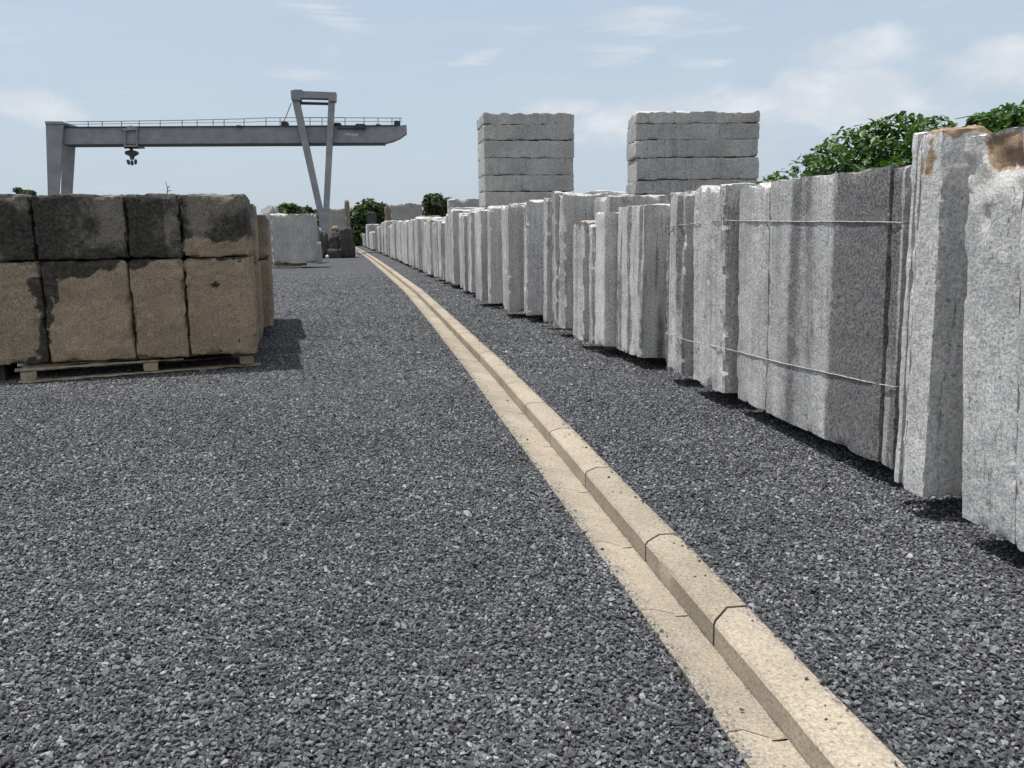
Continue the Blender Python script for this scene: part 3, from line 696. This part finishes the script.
# ------------------------------------------------------------------ two stacks of sawn slabs behind the row
def stack(u0, u1, Y, vtops, depth, yaw, base_top_v, lab, seed):
    BL = atY(u0, base_top_v, Y); e = np.array([math.cos(yaw), math.sin(yaw), 0])
    wd = solve_u(BL, e, u1, 0.3, 6.0)
    zs = [atY(u0, v, Y)[2] for v in vtops]                                # bottom to top
    rr = random.Random(seed)
    # carrier block standing on the ground
    V, Fc, _ = rough_block((wd * 0.93, depth * 0.9, zs[0] - 0.10), 0.12, seed, rnd=0.03, amp=0.02)
    o = obj('granite_block', V, Fc, G_STACK, smooth=38); p = BL + e * wd * 0.04; o.location = (p[0], p[1] + 0.1, 0.08); o.rotation_euler = (0, 0, yaw)
    tag(o, 'rough granite block carrying the %s stack of sawn slabs' % lab, 'stone block')
    n = len(zs) - 1
    names = ['lowest', 'second from the bottom', 'third from the bottom', 'third from the top', 'second from the top', 'topmost']
    for k in range(n):
        hh = zs[k + 1] - zs[k] - 0.003; ww = wd * rr.uniform(0.985, 1.0); sh = rr.uniform(0, wd - ww)
        V, Fc, _ = rough_block((ww, depth + rr.uniform(-.05, .05), hh), (0.05, 0.08, 0.035), seed + 3 + k, rnd=0.006, amp=0.004, chip=0.014, topamp=0.006 if k < n - 1 else 0.05, botamp=0.006, ridge_y=0.03 if k == n - 1 else 0.0, freq=6, fine=0.006, arris=0.3)
        o = obj('sawn_slab', V, Fc, G_STACK, smooth=35); p = BL + e * sh + np.array([-e[1], e[0], 0]) * rr.uniform(0, 0.03)
        o.location = (p[0], p[1], zs[k]); o.rotation_euler = (0, rr.uniform(-.004, .006), yaw)
        tag(o, '%s flat granite slab in the %s stack above the row' % (names[k], lab), 'stone slab', 'flat slabs in the %s stack' % lab)
stack(485, 574.5, 21.0, [206, 191.5, 175, 157.5, 140, 124, 112], 1.3, math.radians(9), 206, 'left', 300)
stack(635, 758, 17.5, [202, 194, 180, 158, 140, 123.5, 111], 1.15, math.radians(1.5), 202, 'right', 340)

# ------------------------------------------------------------------ brown blocks on the left
YAW = math.radians(15); E_ = np.array([math.cos(YAW), math.sin(YAW), 0]); D_ = np.array([-E_[1], E_[0], 0])
BR = at(258.0, 353.8, 0.185)
def zat(P, v): return float(atY(proj_u(P), v, P[1])[2])
def along(u, z):
    P = BR.copy(); P[2] = z; return -solve_u(P, -E_, u, 0.0, 9.0) if u < proj_u(P) else 0.0
def stain_fn(kind):
    def f(P, new, s, nrm):
        x, z = P[:, 0] / s[0], P[:, 2] / s[2]; nz = np.clip((fbm(P * 2.6 + 7, 77 + len(kind), 4) - 0.5) * 2.2 + 0.5, 0, 1); nz2 = fbm(P * 7 + 3, 5, 3) - 0.5
        st = np.zeros(len(P)); we = np.zeros(len(P))
        if kind == 'black': st = 0.25 + 0.75 * nz + 0.35 * np.exp(-((x - 0.35) / 0.35) ** 2) - 0.5 * np.exp(-((x - 0.88) / 0.10) ** 2) * (z > 0.3); we = np.ones(len(P))
        elif kind == 'blackest': st = 0.30 + 0.8 * nz + 0.25 * (x < 0.7); we = np.ones(len(P))
        elif kind == 'grey': st = 0.15 + 0.75 * nz - 0.4 * np.exp(-((x - 0.5 - 0.4 * (0.5 - z)) / 0.12) ** 2); we = np.ones(len(P))
        elif kind == 'mottled':
            edge = 0.27 + 0.10 * np.sin(x * 9) * 0.5 + 0.25 * nz2
            we = sstep(z, edge - 0.05, edge + 0.05) * 1.0; st = np.clip(we * (0.75 * nz + 0.05) + 0.8 * np.exp(-x / 0.12) * (z > 0.15) * we, 0, 1)
        elif kind == 'rightstreak': st = 0.95 * sstep(x + 0.25 * nz2 - 0.05 * z, 0.84, 0.95) * (z < 0.85); we = 0.18 * np.ones(len(P)) + 0.25 * nz
        elif kind == 'arch':
            edge = 0.78 + 0.17 * sstep(x, 0.25, 1.0) - 0.1 * 0 + 0.2 * nz2
            st = 0.95 * np.maximum(sstep(z, edge - 0.03, edge + 0.04), sstep(1 - x + 0.5 * nz2, 0.90, 0.97) * (z > 0.35))
        elif kind == 'corner':
            st = 0.95 * sstep(z - 0.30 * x + 0.3 * nz2, 0.83, 0.93) * (x < 0.7) + 0.7 * sstep(nz, 0.70, 0.76) * (x < 0.2)
        elif kind == 'clean':
            st = 0.85 * sstep(fbm(P * 6 + 1, 61, 3), 0.70, 0.74) + 0.8 * np.exp(-x / 0.015) * (z < 0.6) * (z > .2)
        else: we = 0.6 * sstep(z, 0.6, 0.9) + 0.3 * nz
        st = st + 0.25 * (np.maximum(z - 0.97, 0) > 0)
        return new, {'stain': np.clip(st, 0, 1), 'weather': np.clip(we, 0, 1)}
    return f
zbot, ztop = 0.185, 2.06
zmid = 1.335
def left_block(s0, s1, z0, z1, dep, kind, label, seed, back=0.0, res=0.026):
    # fills from s0 to s1 (metres to the right of the front right corner), z0 to z1
    V, Fc, at_ = rough_block((s1 - s0 - 0.005, dep, z1 - z0 - 0.004), (res, 0.07, res), seed, rnd=0.035, amp=0.016, freq=5, topamp=0.010, botamp=0.006, chip=0.035, fine=0.012, carve=stain_fn(kind))
    o = obj('stone_block', V, Fc, G_BROWN, None, at_, smooth=45); p = BR + E_ * (s0 + 0.0025) + D_ * back
    o.location = (p[0], p[1], z0); o.rotation_euler = (0, 0, YAW)
    tag(o, label, 'stone block', 'brown stone blocks stacked on the left'); return o
tb = [along(u, 1.7) for u in (33, 126, 180.5)]; bb = [along(u, 0.7) for u in (45, 132, 187)]
left_block(tb[0] - 1.25, tb[0], zmid, ztop, 1.3, 'grey', 'dark grey upper block at the left edge of the photo', 401)
left_block(tb[0], tb[1], zmid, ztop, 1.3, 'black', 'wide blackened upper block with a pale scuff near its right end', 402)
left_block(tb[1], tb[2], zmid, ztop, 1.3, 'blackest', 'blackest and narrowest upper block of the left stack', 403)
left_block(tb[2], -0.01, zmid, ztop, 1.3, 'mottled', 'upper corner block, mottled grey with a tan lower band', 404)
left_block(bb[0] - 1.25, bb[0], zbot, zmid, 1.3, 'rightstreak', 'grey-brown lower block at the left edge with a dark right side', 405)
left_block(bb[0], bb[1], zbot, zmid, 1.3, 'arch', 'wide tan lower block under a black arched stain', 406)
left_block(bb[1], bb[2], zbot, zmid, 1.3, 'corner', 'narrow tan lower block with a dark stain at its top left', 407)
left_block(bb[2], 0.0, zbot, zmid, 1.3, 'clean', 'clean tan lower corner block at the right end of the pallet', 408)
k = 410
for bk, dep, zt, xo, nm in ((1.33, 1.6, 2.0, 0.05, 'second'), (2.96, 3.3, 1.88, 0.19, 'third')):
    for s0, col in ((xo - 1.35, 'right'), (xo - 2.7, 'middle')):
        left_block(s0, s0 + 1.34, zbot, 1.22, dep, 'clean', 'lower tan block in the %s rank behind the left stack, %s column' % (nm, col), k, bk, 0.06); k += 1
        left_block(s0, s0 + 1.34, 1.22, zt, dep, 'side', 'upper weathered block in the %s rank behind the left stack, %s column' % (nm, col), k, bk, 0.06); k += 1

# pallet and the timbers beneath the ranks behind
A0 = at(18, 385, 0.0); A0[2] = 0; A1 = at(262, 366.5, 0.0); pl = float(np.linalg.norm((A1 - A0)[:2])); pyaw = math.atan2(A1[1] - A0[1], A1[0] - A0[0])
pal = empty('wooden_pallet', A0, pyaw); tag(pal, 'weathered wooden pallet under the brown stone blocks on the left', 'pallet')
def board(name, x0, x1, y0, y1, z0, z1, sag=0.0):
    V, Fc, _ = rough_block((x1 - x0, y1 - y0, z1 - z0), (0.12, 0.05, 0.02), int(x0 * 13 + y0 * 31 + z0 * 100) + 50, rnd=0.004, amp=0.003, chip=0.008, topamp=0.006, botamp=0.004)
    V[:, 0] += x0; V[:, 1] += y0; V[:, 2] += z0 + sag * V[:, 0]
    return obj(name, V, Fc, WOOD, pal, smooth=40)
board('bottom_board', 0.0, pl, 0.0, 0.13, 0.012, 0.036)
board('bottom_board', 0.0, pl, 0.85, 0.98, 0.012, 0.036)
board('deck_board', -0.02, pl * 0.66, 0.01, 0.13, 0.142, 0.168)
for y in (0.30, 0.58, 0.86): board('deck_board', 0.03, pl - 0.05, y, y + 0.12, 0.142, 0.168)
for x in (0.03, pl * 0.49, pl - 0.25):
    for y in (0.02, 0.86): board('spacer_block', x, x + 0.16, y, y + 0.11, 0.036, 0.142)
for bk, nm in ((2.0, 'second'), (4.4, 'third')):
    mb = MB(); p = BR + E_ * -1.4 + D_ * bk; mb.box((p[0], p[1], 0.09), (2.5, 0.14, 0.17), YAW)
    tag(mb.build('timber_bearer', WOOD), 'timber bearer under the %s rank of left blocks' % nm, 'timber', 'timber bearers on the left')
mb = MB(); p = BR + E_ * -3.35 + D_ * 0.35; mb.box((p[0], p[1], 0.09), (1.2, 0.5, 0.17), YAW)  # timber added to keep sunlight from passing under the left edge block
tag(mb.build('timber_bearer', WOODDARK), 'added dark timber bearer blocking sun under the left edge block beside the pallet', 'timber', 'timber bearers on the left')

# ------------------------------------------------------------------ things further off
def far_block(u0, u1, vtop, Y, dep, mat, label, seed, z0=0.0, yaw=0.0, name='granite_block', res=0.14, group=None, **kw):
    p0 = atY(u0, 240, Y); p1 = atY(u1, 240, Y); wd = float(p1[0] - p0[0]); zt = float(atY((u0 + u1) / 2, vtop, Y)[2])
    args = dict(rnd=0.04, amp=0.03, topamp=0.05, chip=0.06); args.update(kw)
    V, Fc, _ = rough_block((wd, dep, zt - z0), res, seed, **args)
    o = obj(name, V, Fc, mat, smooth=40); o.location = (float(p0[0]), float(Y), z0); o.rotation_euler = (0, 0, yaw)
    tag(o, label, 'stone block', group); return o
far_block(271, 312.5, 214, 40, 1.6, G_FAR, 'big pale grey block on timbers beyond the brown stack', 500, z0=0.22, yaw=math.radians(4), topamp=0.05, res=0.1, amp=0.015, rnd=0.02)
mb = MB()
for yq in (40.15, 41.2):
    q0 = atY(271, 270, yq); mb.box((q0[0] + 0.75, yq, 0.06), (1.35, 0.16, 0.09), math.radians(4)); mb.box((q0[0] + 0.85, yq + 0.25, 0.16), (1.5, 0.14, 0.11), math.radians(4))
tag(mb.build('timber_bearer', WOOD), 'pale timber bearers under the big grey block', 'timber')
boulder('boulder', (*atY(271, 240, 46)[:2], 1.35), (0.55, 0.6, 1.75), 9, G_FAR, 'rounded grey boulder showing above the end of the brown stack', flat=0.8)
far_block(312.3, 317, 226, 47, 0.9, G_TAN, 'narrow brownish rough block beside the big grey block', 503)
far_block(313.5, 318.3, 242, 45.5, 0.8, G_FAR, 'low grey stone at the foot of the narrow brownish block', 504)
# dark blocks
Yd = 55.0
boulder('boulder', (*atY(322, 242, Yd + 0.4)[:2], 0.72), (0.44, 0.5, 0.98), 12, G_DARK, 'left of the three blackened rocks under the crane leg', flat=0.72)
boulder('boulder', (*atY(333.5, 243, Yd + 0.7)[:2], 0.68), (0.50, 0.5, 0.92), 15, G_DARK, 'middle of the three blackened rocks under the crane leg', flat=0.78)
far_block(326, 341, 249, Yd - 0.2, 0.9, G_DARK, 'low blackened block lying before the middle blackened rock', 513, amp=0.06, rnd=0.08)
far_block(339.2, 350.2, 228, Yd, 1.2, G_DARK, 'tallest right one of the three blackened granite blocks by the kerb', 512, z0=0.0, yaw=0.05, amp=0.08, freq=1.5, rnd=0.08)
boulder('boulder', (*atY(351.6, 247, Yd + 1.2)[:2], 0.35), (0.22, 0.4, 0.75), 5, G_DARK, 'small dark rock leaning at the right of the blackened blocks')
boulder('boulder', (*atY(327, 252, Yd - 1.0)[:2], 0.12), (0.09, 0.12, 0.10), 6, G_PALE, 'small white rock on the gravel before the blackened blocks')
boulder('boulder', (*atY(318.5, 236, Yd)[:2], atY(318.5, 231, Yd)[2]), (0.18, 0.3, 0.17), 7, G_PALE, 'white stone lying on top of the left blackened block')
boulder('boulder', (*atY(335, 229, Yd + 0.9)[:2], atY(335, 229.5, Yd + .9)[2]), (0.22, 0.3, 0.2), 8, G_TAN, 'yellowish stone lying on the middle blackened block')
pad = [at(343, 257.5, 0.004), at(357.5, 257.5, 0.004), at(356, 250.5, 0.004), at(344, 250.5, 0.004)]
mb = MB(); mb.hexa([(p[0], p[1], 0.004) for p in pad], [(p[0], p[1], 0.03) for p in pad]); structure(mb.build('concrete_pad', CONCRETE))
far_block(328.5, 346, 208, 78, 1.5, G_FAR, 'pale stacked block seen right of the crane foot', 520)
far_block(345.8, 350, 201, 77, 0.6, G_TAN, 'tall thin brown slab standing against the tree', 521, rnd=0.08, topamp=0.25, amp=0.06)
far_block(368, 376, 212, 83, 1.0, G_DARK, 'dark weathered block rising behind the far end of the row', 522)
far_block(385.5, 390.5, 207, 74, 0.8, G_TAN, 'narrow brown-grey slab rising left of the tall grey block', 523)
far_block(391.5, 421, 204, 72, 1.8, G_FAR, 'tall grey block rising above the far slabs before the tree', 524, topamp=0.1)
far_block(420, 440, 216, 60, 1.2, G_TAN, 'tan stone block behind the far part of the row', 525, topamp=0.08)
far_block(449, 484, 199, 40, 1.5, G_FAR, 'flat-topped pale block behind the row left of the left stack', 526, yaw=math.radians(6))

# ------------------------------------------------------------------ trees and bushes
def leaves(blobs, n, size, seed, shell=0.55, droop=0.3, gapcut=0.36):
    rg = np.random.default_rng(seed); C = np.array([b[:3] for b in blobs]); R = np.array([b[3:6] for b in blobs])
    vol = np.prod(R, axis=1) ** (2 / 3); pick = rg.choice(len(blobs), n, p=vol / vol.sum())
    d = rg.normal(size=(n, 3)); d /= np.linalg.norm(d, axis=1, keepdims=True)
    lump = 0.62 + 0.75 * fbm(d * 2.6 + pick[:, None] * 5.7, seed, 3)
    rad = (shell + (1 - shell) * rg.random(n) ** 0.5) * lump
    P = C[pick] + d * rad[:, None] * R[pick]
    ok = P[:, 2] > 0.05; P = P[ok]; d = d[ok]; n = len(P)
    clump = fbm(P * 2.2 / max(0.3, R.mean()), seed + 3, 3); keep = clump > gapcut; P = P[keep]; d = d[keep]; clump = clump[keep]; n = len(P)
    up = d * 0.7 + rg.normal(0, 0.55, (n, 3)) + np.array([0, 0, 0.65]); up /= np.linalg.norm(up, axis=1, keepdims=True)
    ax = np.cross(up, rg.normal(size=(n, 3))); ax /= np.linalg.norm(ax, axis=1, keepdims=True); bx = np.cross(up, ax)
    s = size * rg.lognormal(0, 0.27, n)[:, None]
    # pointed leaf folded along its midrib: 6 vertices, two quads
    fold = 0.16
    pts = [P - ax * s, P - ax * s * 0.25 + bx * s * 0.55 + up * s * fold, P + ax * s * 0.45 + bx * s * 0.45 + up * s * fold, P + ax * s * 1.05 - up * s * 0.2 * droop,
           P + ax * s * 0.45 - bx * s * 0.45 + up * s * fold, P - ax * s * 0.25 - bx * s * 0.55 + up * s * fold]
    V = np.stack(pts, axis=1).reshape(-1, 3); b = np.arange(n) * 6
    Fc = np.concatenate([np.c_[b, b + 1, b + 2, b + 3], np.c_[b, b + 3, b + 4, b + 5]])
    tint = np.clip(0.5 + 0.9 * (clump - 0.5) + rg.normal(0, 0.2, n), 0, 1)
    return V, Fc, np.repeat(tint, 6)
def branches(base, blobs, r, seed, trunk_h=None):
    mb = MB(); rg = random.Random(seed); base = np.asarray(base, float)
    cz = np.mean([b[2] for b in blobs]); th = trunk_h or cz * 0.5
    fork = base + np.array([rg.uniform(-.1, .1), rg.uniform(-.1, .1), th])
    mb.tube([base, base * 0.4 + fork * 0.6 + np.array([.05, 0, 0]), fork], r, 8, r * 0.7)
    for b in blobs:
        c = np.array(b[:3]); m = fork * 0.5 + c * 0.5 + np.array([rg.uniform(-.2, .2), rg.uniform(-.2, .2), rg.uniform(-.1, .15)]) * b[3]
        mb.tube([fork, m, c], r * 0.5, 6, r * 0.12)
        for _ in range(3):
            e = c + np.array([rg.uniform(-1, 1) * b[3], rg.uniform(-1, 1) * b[4], rg.uniform(-.3, 1) * b[5]]) * 0.8
            mb.tube([m * 0.4 + c * 0.6, e], r * 0.16, 5, r * 0.05)
    return mb
def tree(name, pix, Y, depth, n, size, label, cat, mat, seed, rtrunk, foliage='crown', group=None, sprigs=()):
    blobs = []; rg = random.Random(seed)
    for (u, v, ru, rv) in pix:
        Yq = Y + rg.uniform(-.5, .5) * depth; c = atY(u, v, Yq); k = Yq / F
        blobs.append((c[0], c[1], c[2], ru * k, max(ru, rv) * k * 0.9 if depth > 0 else ru * k, rv * k))
    cx_ = float(np.mean([b[0] for b in blobs])); root = empty(name, (0, 0, 0))
    low = min(b[2] - b[5] for b in blobs)
    V, Fc, tint = leaves(blobs, n, size, seed, shell=0.55 if foliage != 'crown' else 0.45, gapcut=0.43 if foliage != 'crown' else 0.34)
    base = np.array([cx_, Y, 0.0])
    root.location = tuple(base)
    obj(foliage, V - base, Fc, mat, root, {'tint': tint})
    mb = branches(base * 0, [(b[0] - base[0], b[1] - base[1], b[2], b[3], b[4], b[5]) for b in blobs], rtrunk, seed, max(0.4, low * 0.8))
    for (u0, v0, u1, v1) in sprigs:
        a_, b_ = atY(u0, v0, Y) - base, atY(u1, v1, Y) - base; mb.tube([a_, (a_ + b_) / 2 + np.array([0, 0, .03]), b_], 0.008, 5, 0.003)
    mb.build('trunk' if foliage == 'crown' else 'stem', BARK, root, smooth=60)
    tag(root, label, cat, group); return root
# the leafy climber behind the wide slab; masses placed at their own distance, rooted on the ground
tree('leafy_bush', [(775, 186, 16, 11), (800, 178, 24, 16), (826, 168, 26, 24), (852, 160, 30, 30), (880, 150, 30, 28), (905, 140, 28, 27), (930, 141, 26, 23), (948, 150, 22, 20), (840, 205, 60, 34), (900, 200, 60, 45), (870, 260, 80, 55), (812, 163, 16, 9)],
     9.2, 0.9, 17000, 0.031, 'broad-leaved green bush climbing behind the widest stained slab', 'bush', LEAF, 71, 0.05, 'foliage', sprigs=[(822, 175, 791, 160), (800, 180, 776, 171), (905, 130, 906, 113)])
tree('leafy_bush', [(962, 138, 13, 9), (985, 129, 20, 15), (1008, 121, 22, 16), (1032, 119, 24, 18), (1010, 150, 40, 30), (1045, 150, 40, 40), (1020, 230, 70, 70), (1060, 138, 40, 34)],
     8.2, 0.8, 12500, 0.034, 'bright broad-leaved bush at the right edge above the brown-topped slab', 'bush', LEAF, 72, 0.05, 'foliage', sprigs=[(985, 120, 955, 119)])
tree('broadleaf_tree', [(370, 212, 14, 12), (357, 220, 13, 12), (383, 214, 10, 10), (362, 236, 17, 14), (378, 232, 14, 14), (350, 240, 9, 10), (372, 246, 18, 12), (357, 248, 14, 10), (384, 245, 10, 10)], 98, 4, 7000, 0.26, 'dark rounded tree at the far end of the kerb', 'tree', LEAF_FAR, 81, 0.22)
tree('broadleaf_tree', [(434, 203, 11, 9), (446, 207, 10, 9), (438, 216, 16, 10), (456, 213, 12, 9), (470, 213, 14, 10)], 105, 4, 5500, 0.26, 'dark tree seen above the row left of the left slab stack', 'tree', LEAF_FAR, 82, 0.22)
tree('broadleaf_tree', [(287, 211, 8, 7), (295, 213, 8, 8), (280, 216, 8, 8)], 100, 4, 2600, 0.24, 'small grey-green tree above the big pale grey block', 'tree', LEAF_FAR, 83, 0.18)
tree('broadleaf_tree', [(306, 216, 8, 9), (315, 219, 8, 9), (318, 228, 9, 9), (309, 229, 9, 10)], 104, 4, 3200, 0.24, 'dark tree directly behind the foot of the crane V leg', 'tree', LEAF_FAR, 84, 0.18)
tree('broadleaf_tree', [(17, 190, 4, 2.5), (24, 192.5, 6, 2.5), (31, 193.5, 5, 2.5)], 60, 2, 420, 0.11, 'treetop poking above the dark blocks at far left', 'tree', LEAF_FAR, 85, 0.12)
# low far hedge closing the yard
hb = []
rg = random.Random(3)
for x in np.arange(-90, 60, 3.2): hb.append((x, 125 + rg.uniform(-3, 3), 1.0, 2.6, 2.0, 1.4 + rg.uniform(0, 0.9)))
V, Fc, tint = leaves(hb, 9000, 0.30, 91)
o = obj('far_hedge', V, Fc, LEAF_FAR, None, {'tint': tint}); o['kind'] = 'stuff'; tag(o, 'low dark hedge mass at the far edge of the yard', 'hedge')
# a dry weed on the dark blocks
mb = MB(); p = atY(167, 193, BR[1] + 0.2)
mb.tube([p + np.array([0, 0, -.03]), p + np.array([.01, 0, .07]), p + np.array([-.01, 0, .13])], 0.006, 5, 0.003)
mb.tube([p + np.array([.008, 0, .05]), p + np.array([.045, 0, .085])], 0.005, 5, 0.003); mb.tube([p + np.array([.005, 0, .02]), p + np.array([.05, 0, .03])], 0.006, 5, 0.004)
tag(mb.build('dry_weed', WEED), 'tiny dry weed sprouting on the narrow blackest block', 'weed')

# ------------------------------------------------------------------ gantry crane
def cy(u): return 63.0 + (u - 46) / 359.0 * 2.7
def cp(u, v, dy=0.0):
    return atY(u, v, cy(u) + dy)
ex = cp(400, 135) - cp(60, 135); ex[2] = 0; ex /= np.linalg.norm(ex); ey = np.array([-ex[1], ex[0], 0])      # along the girder, and away from us
root = empty('gantry_crane', (*cp(200, 135)[:2], 0)); R0 = np.array(root.location)
tag(root, 'grey steel gantry crane with a long girder and V-shaped leg', 'crane')
def outline(pts, dy=0.0, shift=0.0): return [cp(u, v, dy) - R0 for u, v in pts]
def ground_clip(p): q = p.copy(); q[2] = -R0[2]; return q
mb = MB(); beam = [(62.5, 127.3), (398, 125.6), (406.5, 124.8), (406.8, 132.6), (400, 137.6), (393, 140.6), (385.6, 142.6), (62.5, 144.3)]
mb.prism(list(reversed(outline(beam))), ey * 1.3); mb.build('girder', PAINT, root)
mb = MB()
for a_, b_, dv in (((63.5, 126.6), (399, 124.9), 0.9), ((63.5, 144.4), (385, 142.8), 0.9)):
    q = outline([a_, b_, (b_[0], b_[1] + dv), (a_[0], a_[1] + dv)], -0.12); mb.prism(list(reversed(q)), ey * 1.55)
mb.build('flange', STEEL, root)
def legpoly(top, bot, dy, th, name, mat=PAINT):
    """top: two picture points, bot: two; lower edge carried on to the ground"""
    t0, t1 = outline(top, dy); b0, b1 = outline(bot, dy)
    def down(t, b):
        s = (-R0[2] - t[2]) / (b[2] - t[2]); return t + (b - t) * s
    mb = MB(); mb.prism([t1, t0, down(t0, b0), down(t1, b1)], ey * th); return mb.build(name, mat, root)
legpoly([(45.6, 122.3), (63.4, 122.3)], [(47.7, 191), (58.8, 191)], -0.35, 0.2, 'leg')
legpoly([(62.0, 144.6), (74.6, 144.6)], [(60.9, 191), (71.8, 191)], 2.3, 0.2, 'leg')
mb = MB(); mb.prism(list(reversed(outline([(45.0, 121.2), (62.5, 121.4), (63.6, 122.2), (63.6, 124.2), (45.0, 124.0)], -0.45))), ey * 2.9); mb.build('leg_cap', PAINT, root)
mb = MB(); mb.prism(list(reversed(outline([(63.6, 127), (72, 127.5), (72, 143.5), (63.6, 143.5)], 1.4))), ey * 1.0); mb.build('end_beam', PAINT, root)
# V leg
for pts in ([(291.6, 99), (299.0, 99), (325.2, 222), (320.0, 224)], [(328.4, 100), (334.6, 100), (328.0, 224), (322.6, 222)]):
    mb = MB(); mb.prism(list(reversed(outline(pts, -0.62 if pts[0][0] < 300 else -0.60))), ey * 0.5); mb.build('leg', PAINT, root)
mb = MB(); mb.prism(list(reversed(outline([(318.6, 212), (328.6, 212), (328.4, 229), (319.4, 229)], -0.70))), ey * 0.7); mb.build('leg_joint', PAINT, root)
legpoly([(320.0, 229.2), (327.6, 229.2)], [(320.8, 245), (327.4, 245)], -0.75, 0.8, 'foot')
mb = MB(); mb.prism(list(reversed(outline([(290.5, 90.4), (295, 89.4), (302, 89.6), (303, 91.0), (335.8, 92.2), (335.5, 101.2), (328.5, 100.8), (328.3, 98.4), (300.5, 97.6), (300.3, 99.8), (291.2, 99.6)], -0.8))), ey * 1.0); mb.build('yoke', PAINT, root)
mb = MB(); mb.prism(list(reversed(outline([(299.4, 101.6), (329, 102.4), (329, 104.6), (299.6, 104.0)], -0.3))), ey * 0.35); mb.build('cross_bar', STEEL, root)
for pts in ([(292.8, 98), (299.5, 98), (303.5, 125.5), (297.5, 125.5)], [(328.6, 99), (334.2, 99), (332.8, 125.2), (327.2, 125.2)]):
    mb = MB(); mb.prism(list(reversed(outline(pts, -0.11))), ey * 0.28); mb.build('hanger', PAINT, root)
# hand rail along the girder
mb = MB(); rail = [(66, 121.7), (125, 121.0), (180, 120.2), (240, 118.8), (267, 117.7), (292, 117.6), (340, 117.6), (402, 118.0)]
mb.tube([cp(u, v) + ey * 0.05 - R0 for u, v in rail], 0.028, 5)
mb.tube([cp(u, v + 3.6 if u > 200 else v + 2.6) + ey * 0.05 - R0 for u, v in rail], 0.016, 5)
for u in (88, 102, 121.5, 139, 160, 182, 197, 213, 224, 244, 266, 280, 310, 322, 345, 364, 378, 392, 400):
    vt = float(np.interp(u, [r[0] for r in rail], [r[1] for r in rail])); mb.tube([cp(u, vt) + ey * 0.05 - R0, cp(u, 126.8) + ey * 0.05 - R0], 0.028, 5)
mb.build('hand_rail', STEEL, root)
# machinery on top of the girder
for u0, u1, v0, v1, dy, th in ((281, 288, 121.5, 125.6, 0.3, 0.6), (334, 341, 122.5, 125.6, 0.3, 0.6), (355.5, 365.5, 123.6, 128.4, -0.45, 0.44), (375.5, 381, 124.0, 126.0, 0.2, 0.5), (394, 400, 120.5, 125.4, 0.3, 0.7), (236, 242, 125.0, 127.0, -0.35, 0.3), (337, 360, 127.4, 128.8, -0.2, 0.19)):
    mb = MB(); mb.prism(list(reversed(outline([(u0 + .6, v0), (u1 - .8, v0 + .2), (u1, v0 + 1.2), (u1, v1), (u0, v1), (u0, v0 + 1)], dy))), ey * th); mb.build('motor_box', STEEL, root)
mb = MB(); mb.tube([cp(292, 104) + ey * -0.4 - R0, cp(287, 114) - R0, cp(283, 121) + ey * 0.4 - R0], 0.03, 5); mb.build('cable', STEEL, root)
mb = MB()
for u0, u1, v0, v1 in ((345.2, 347.2, 133.3, 134.5), (347.6, 349.0, 133.5, 134.9), (349.4, 350.4, 133.6, 135.2), (350.7, 351.9, 133.9, 135.4), (352.2, 353.4, 133.4, 135.6), (353.7, 355.1, 133.8, 135.6), (355.4, 356.4, 133.9, 135.6), (356.7, 357.8, 133.2, 136.0)):
    mb.prism(list(reversed(outline([(u0, v0), (u1, v0), (u1, v1), (u0, v1)], -0.02))), ey * 0.018)
mb.build('lettering', WHITE, root)
# hoist: carriage astride the girder, rope, block and hooks
mb = MB(); mb.prism(list(reversed(outline([(119.5, 128.6), (121, 129.2), (126, 128.0), (128, 126.0), (132, 125.6), (134.5, 127.2), (137.5, 127.2), (138, 129.8), (124, 130.6)], -0.25))), ey * 1.8)
for u in (124.3, 136.2): mb.prism(list(reversed(outline([(u, 129.5), (u + 1.2, 129.5), (u + 1.2, 146), (u, 146)], -0.2))), ey * 0.16)
mb.prism(list(reversed(outline([(123.6, 145.2), (137.2, 145.0), (137.2, 146.4), (123.6, 146.6)], -0.25))), ey * 1.8)
ho = mb.build('hoist', PAINT, root)
for u in (124.8, 127.6, 134.2, 136.4):
    mb = MB(); mb.prism(list(reversed(outline([(u - .9, 145.6), (u + .9, 145.6), (u + 1.1, 147), (u + .6, 148.4), (u - .6, 148.4), (u - 1.1, 147)], 0.0))), ey * 0.3); mb.build('wheel', STEEL, ho)
mb = MB(); mb.prism(list(reversed(outline([(129.7, 145.8), (131.8, 145.8), (131.8, 151), (129.7, 151)], 0.3))), ey * 0.3); mb.build('rope', STEEL, ho)
mb = MB(); mb.prism(list(reversed(outline([(125, 151.2), (128.5, 150.2), (133.5, 150.2), (136.5, 151.2), (136.8, 153.6), (134.2, 155.2), (132.6, 156), (131.6, 159), (130.2, 159), (129.2, 156), (127, 155.2), (124.6, 153.8)], 0.2))), ey * 0.5); mb.build('hook_block', STEEL, ho)
for u, v in ((127.7, 161.8), (131.3, 162.6), (134.9, 161.6)):
    s_ = 0.6 if u < 130 else (-0.6 if u > 133 else 0); mb = MB()
    mb.tube([cp(130.9, 158.8) + ey * 0.4 - R0, cp(u - s_ * .4, v - 2.2) + ey * 0.4 - R0], 0.02, 5)
    mb.prism(list(reversed(outline([(u - .9 - s_ * .6, v - 2), (u + .5 - s_ * .6, v - 2.3), (u + 1.2, v), (u + 1.0 + s_ * .5, v + 2.2), (u - .1 + s_ * .5, v + 2.8), (u - 1.0, v + .6)], 0.25))), ey * 0.28); mb.build('hook', STEEL, ho)
for o_ in (ho,):
    pass
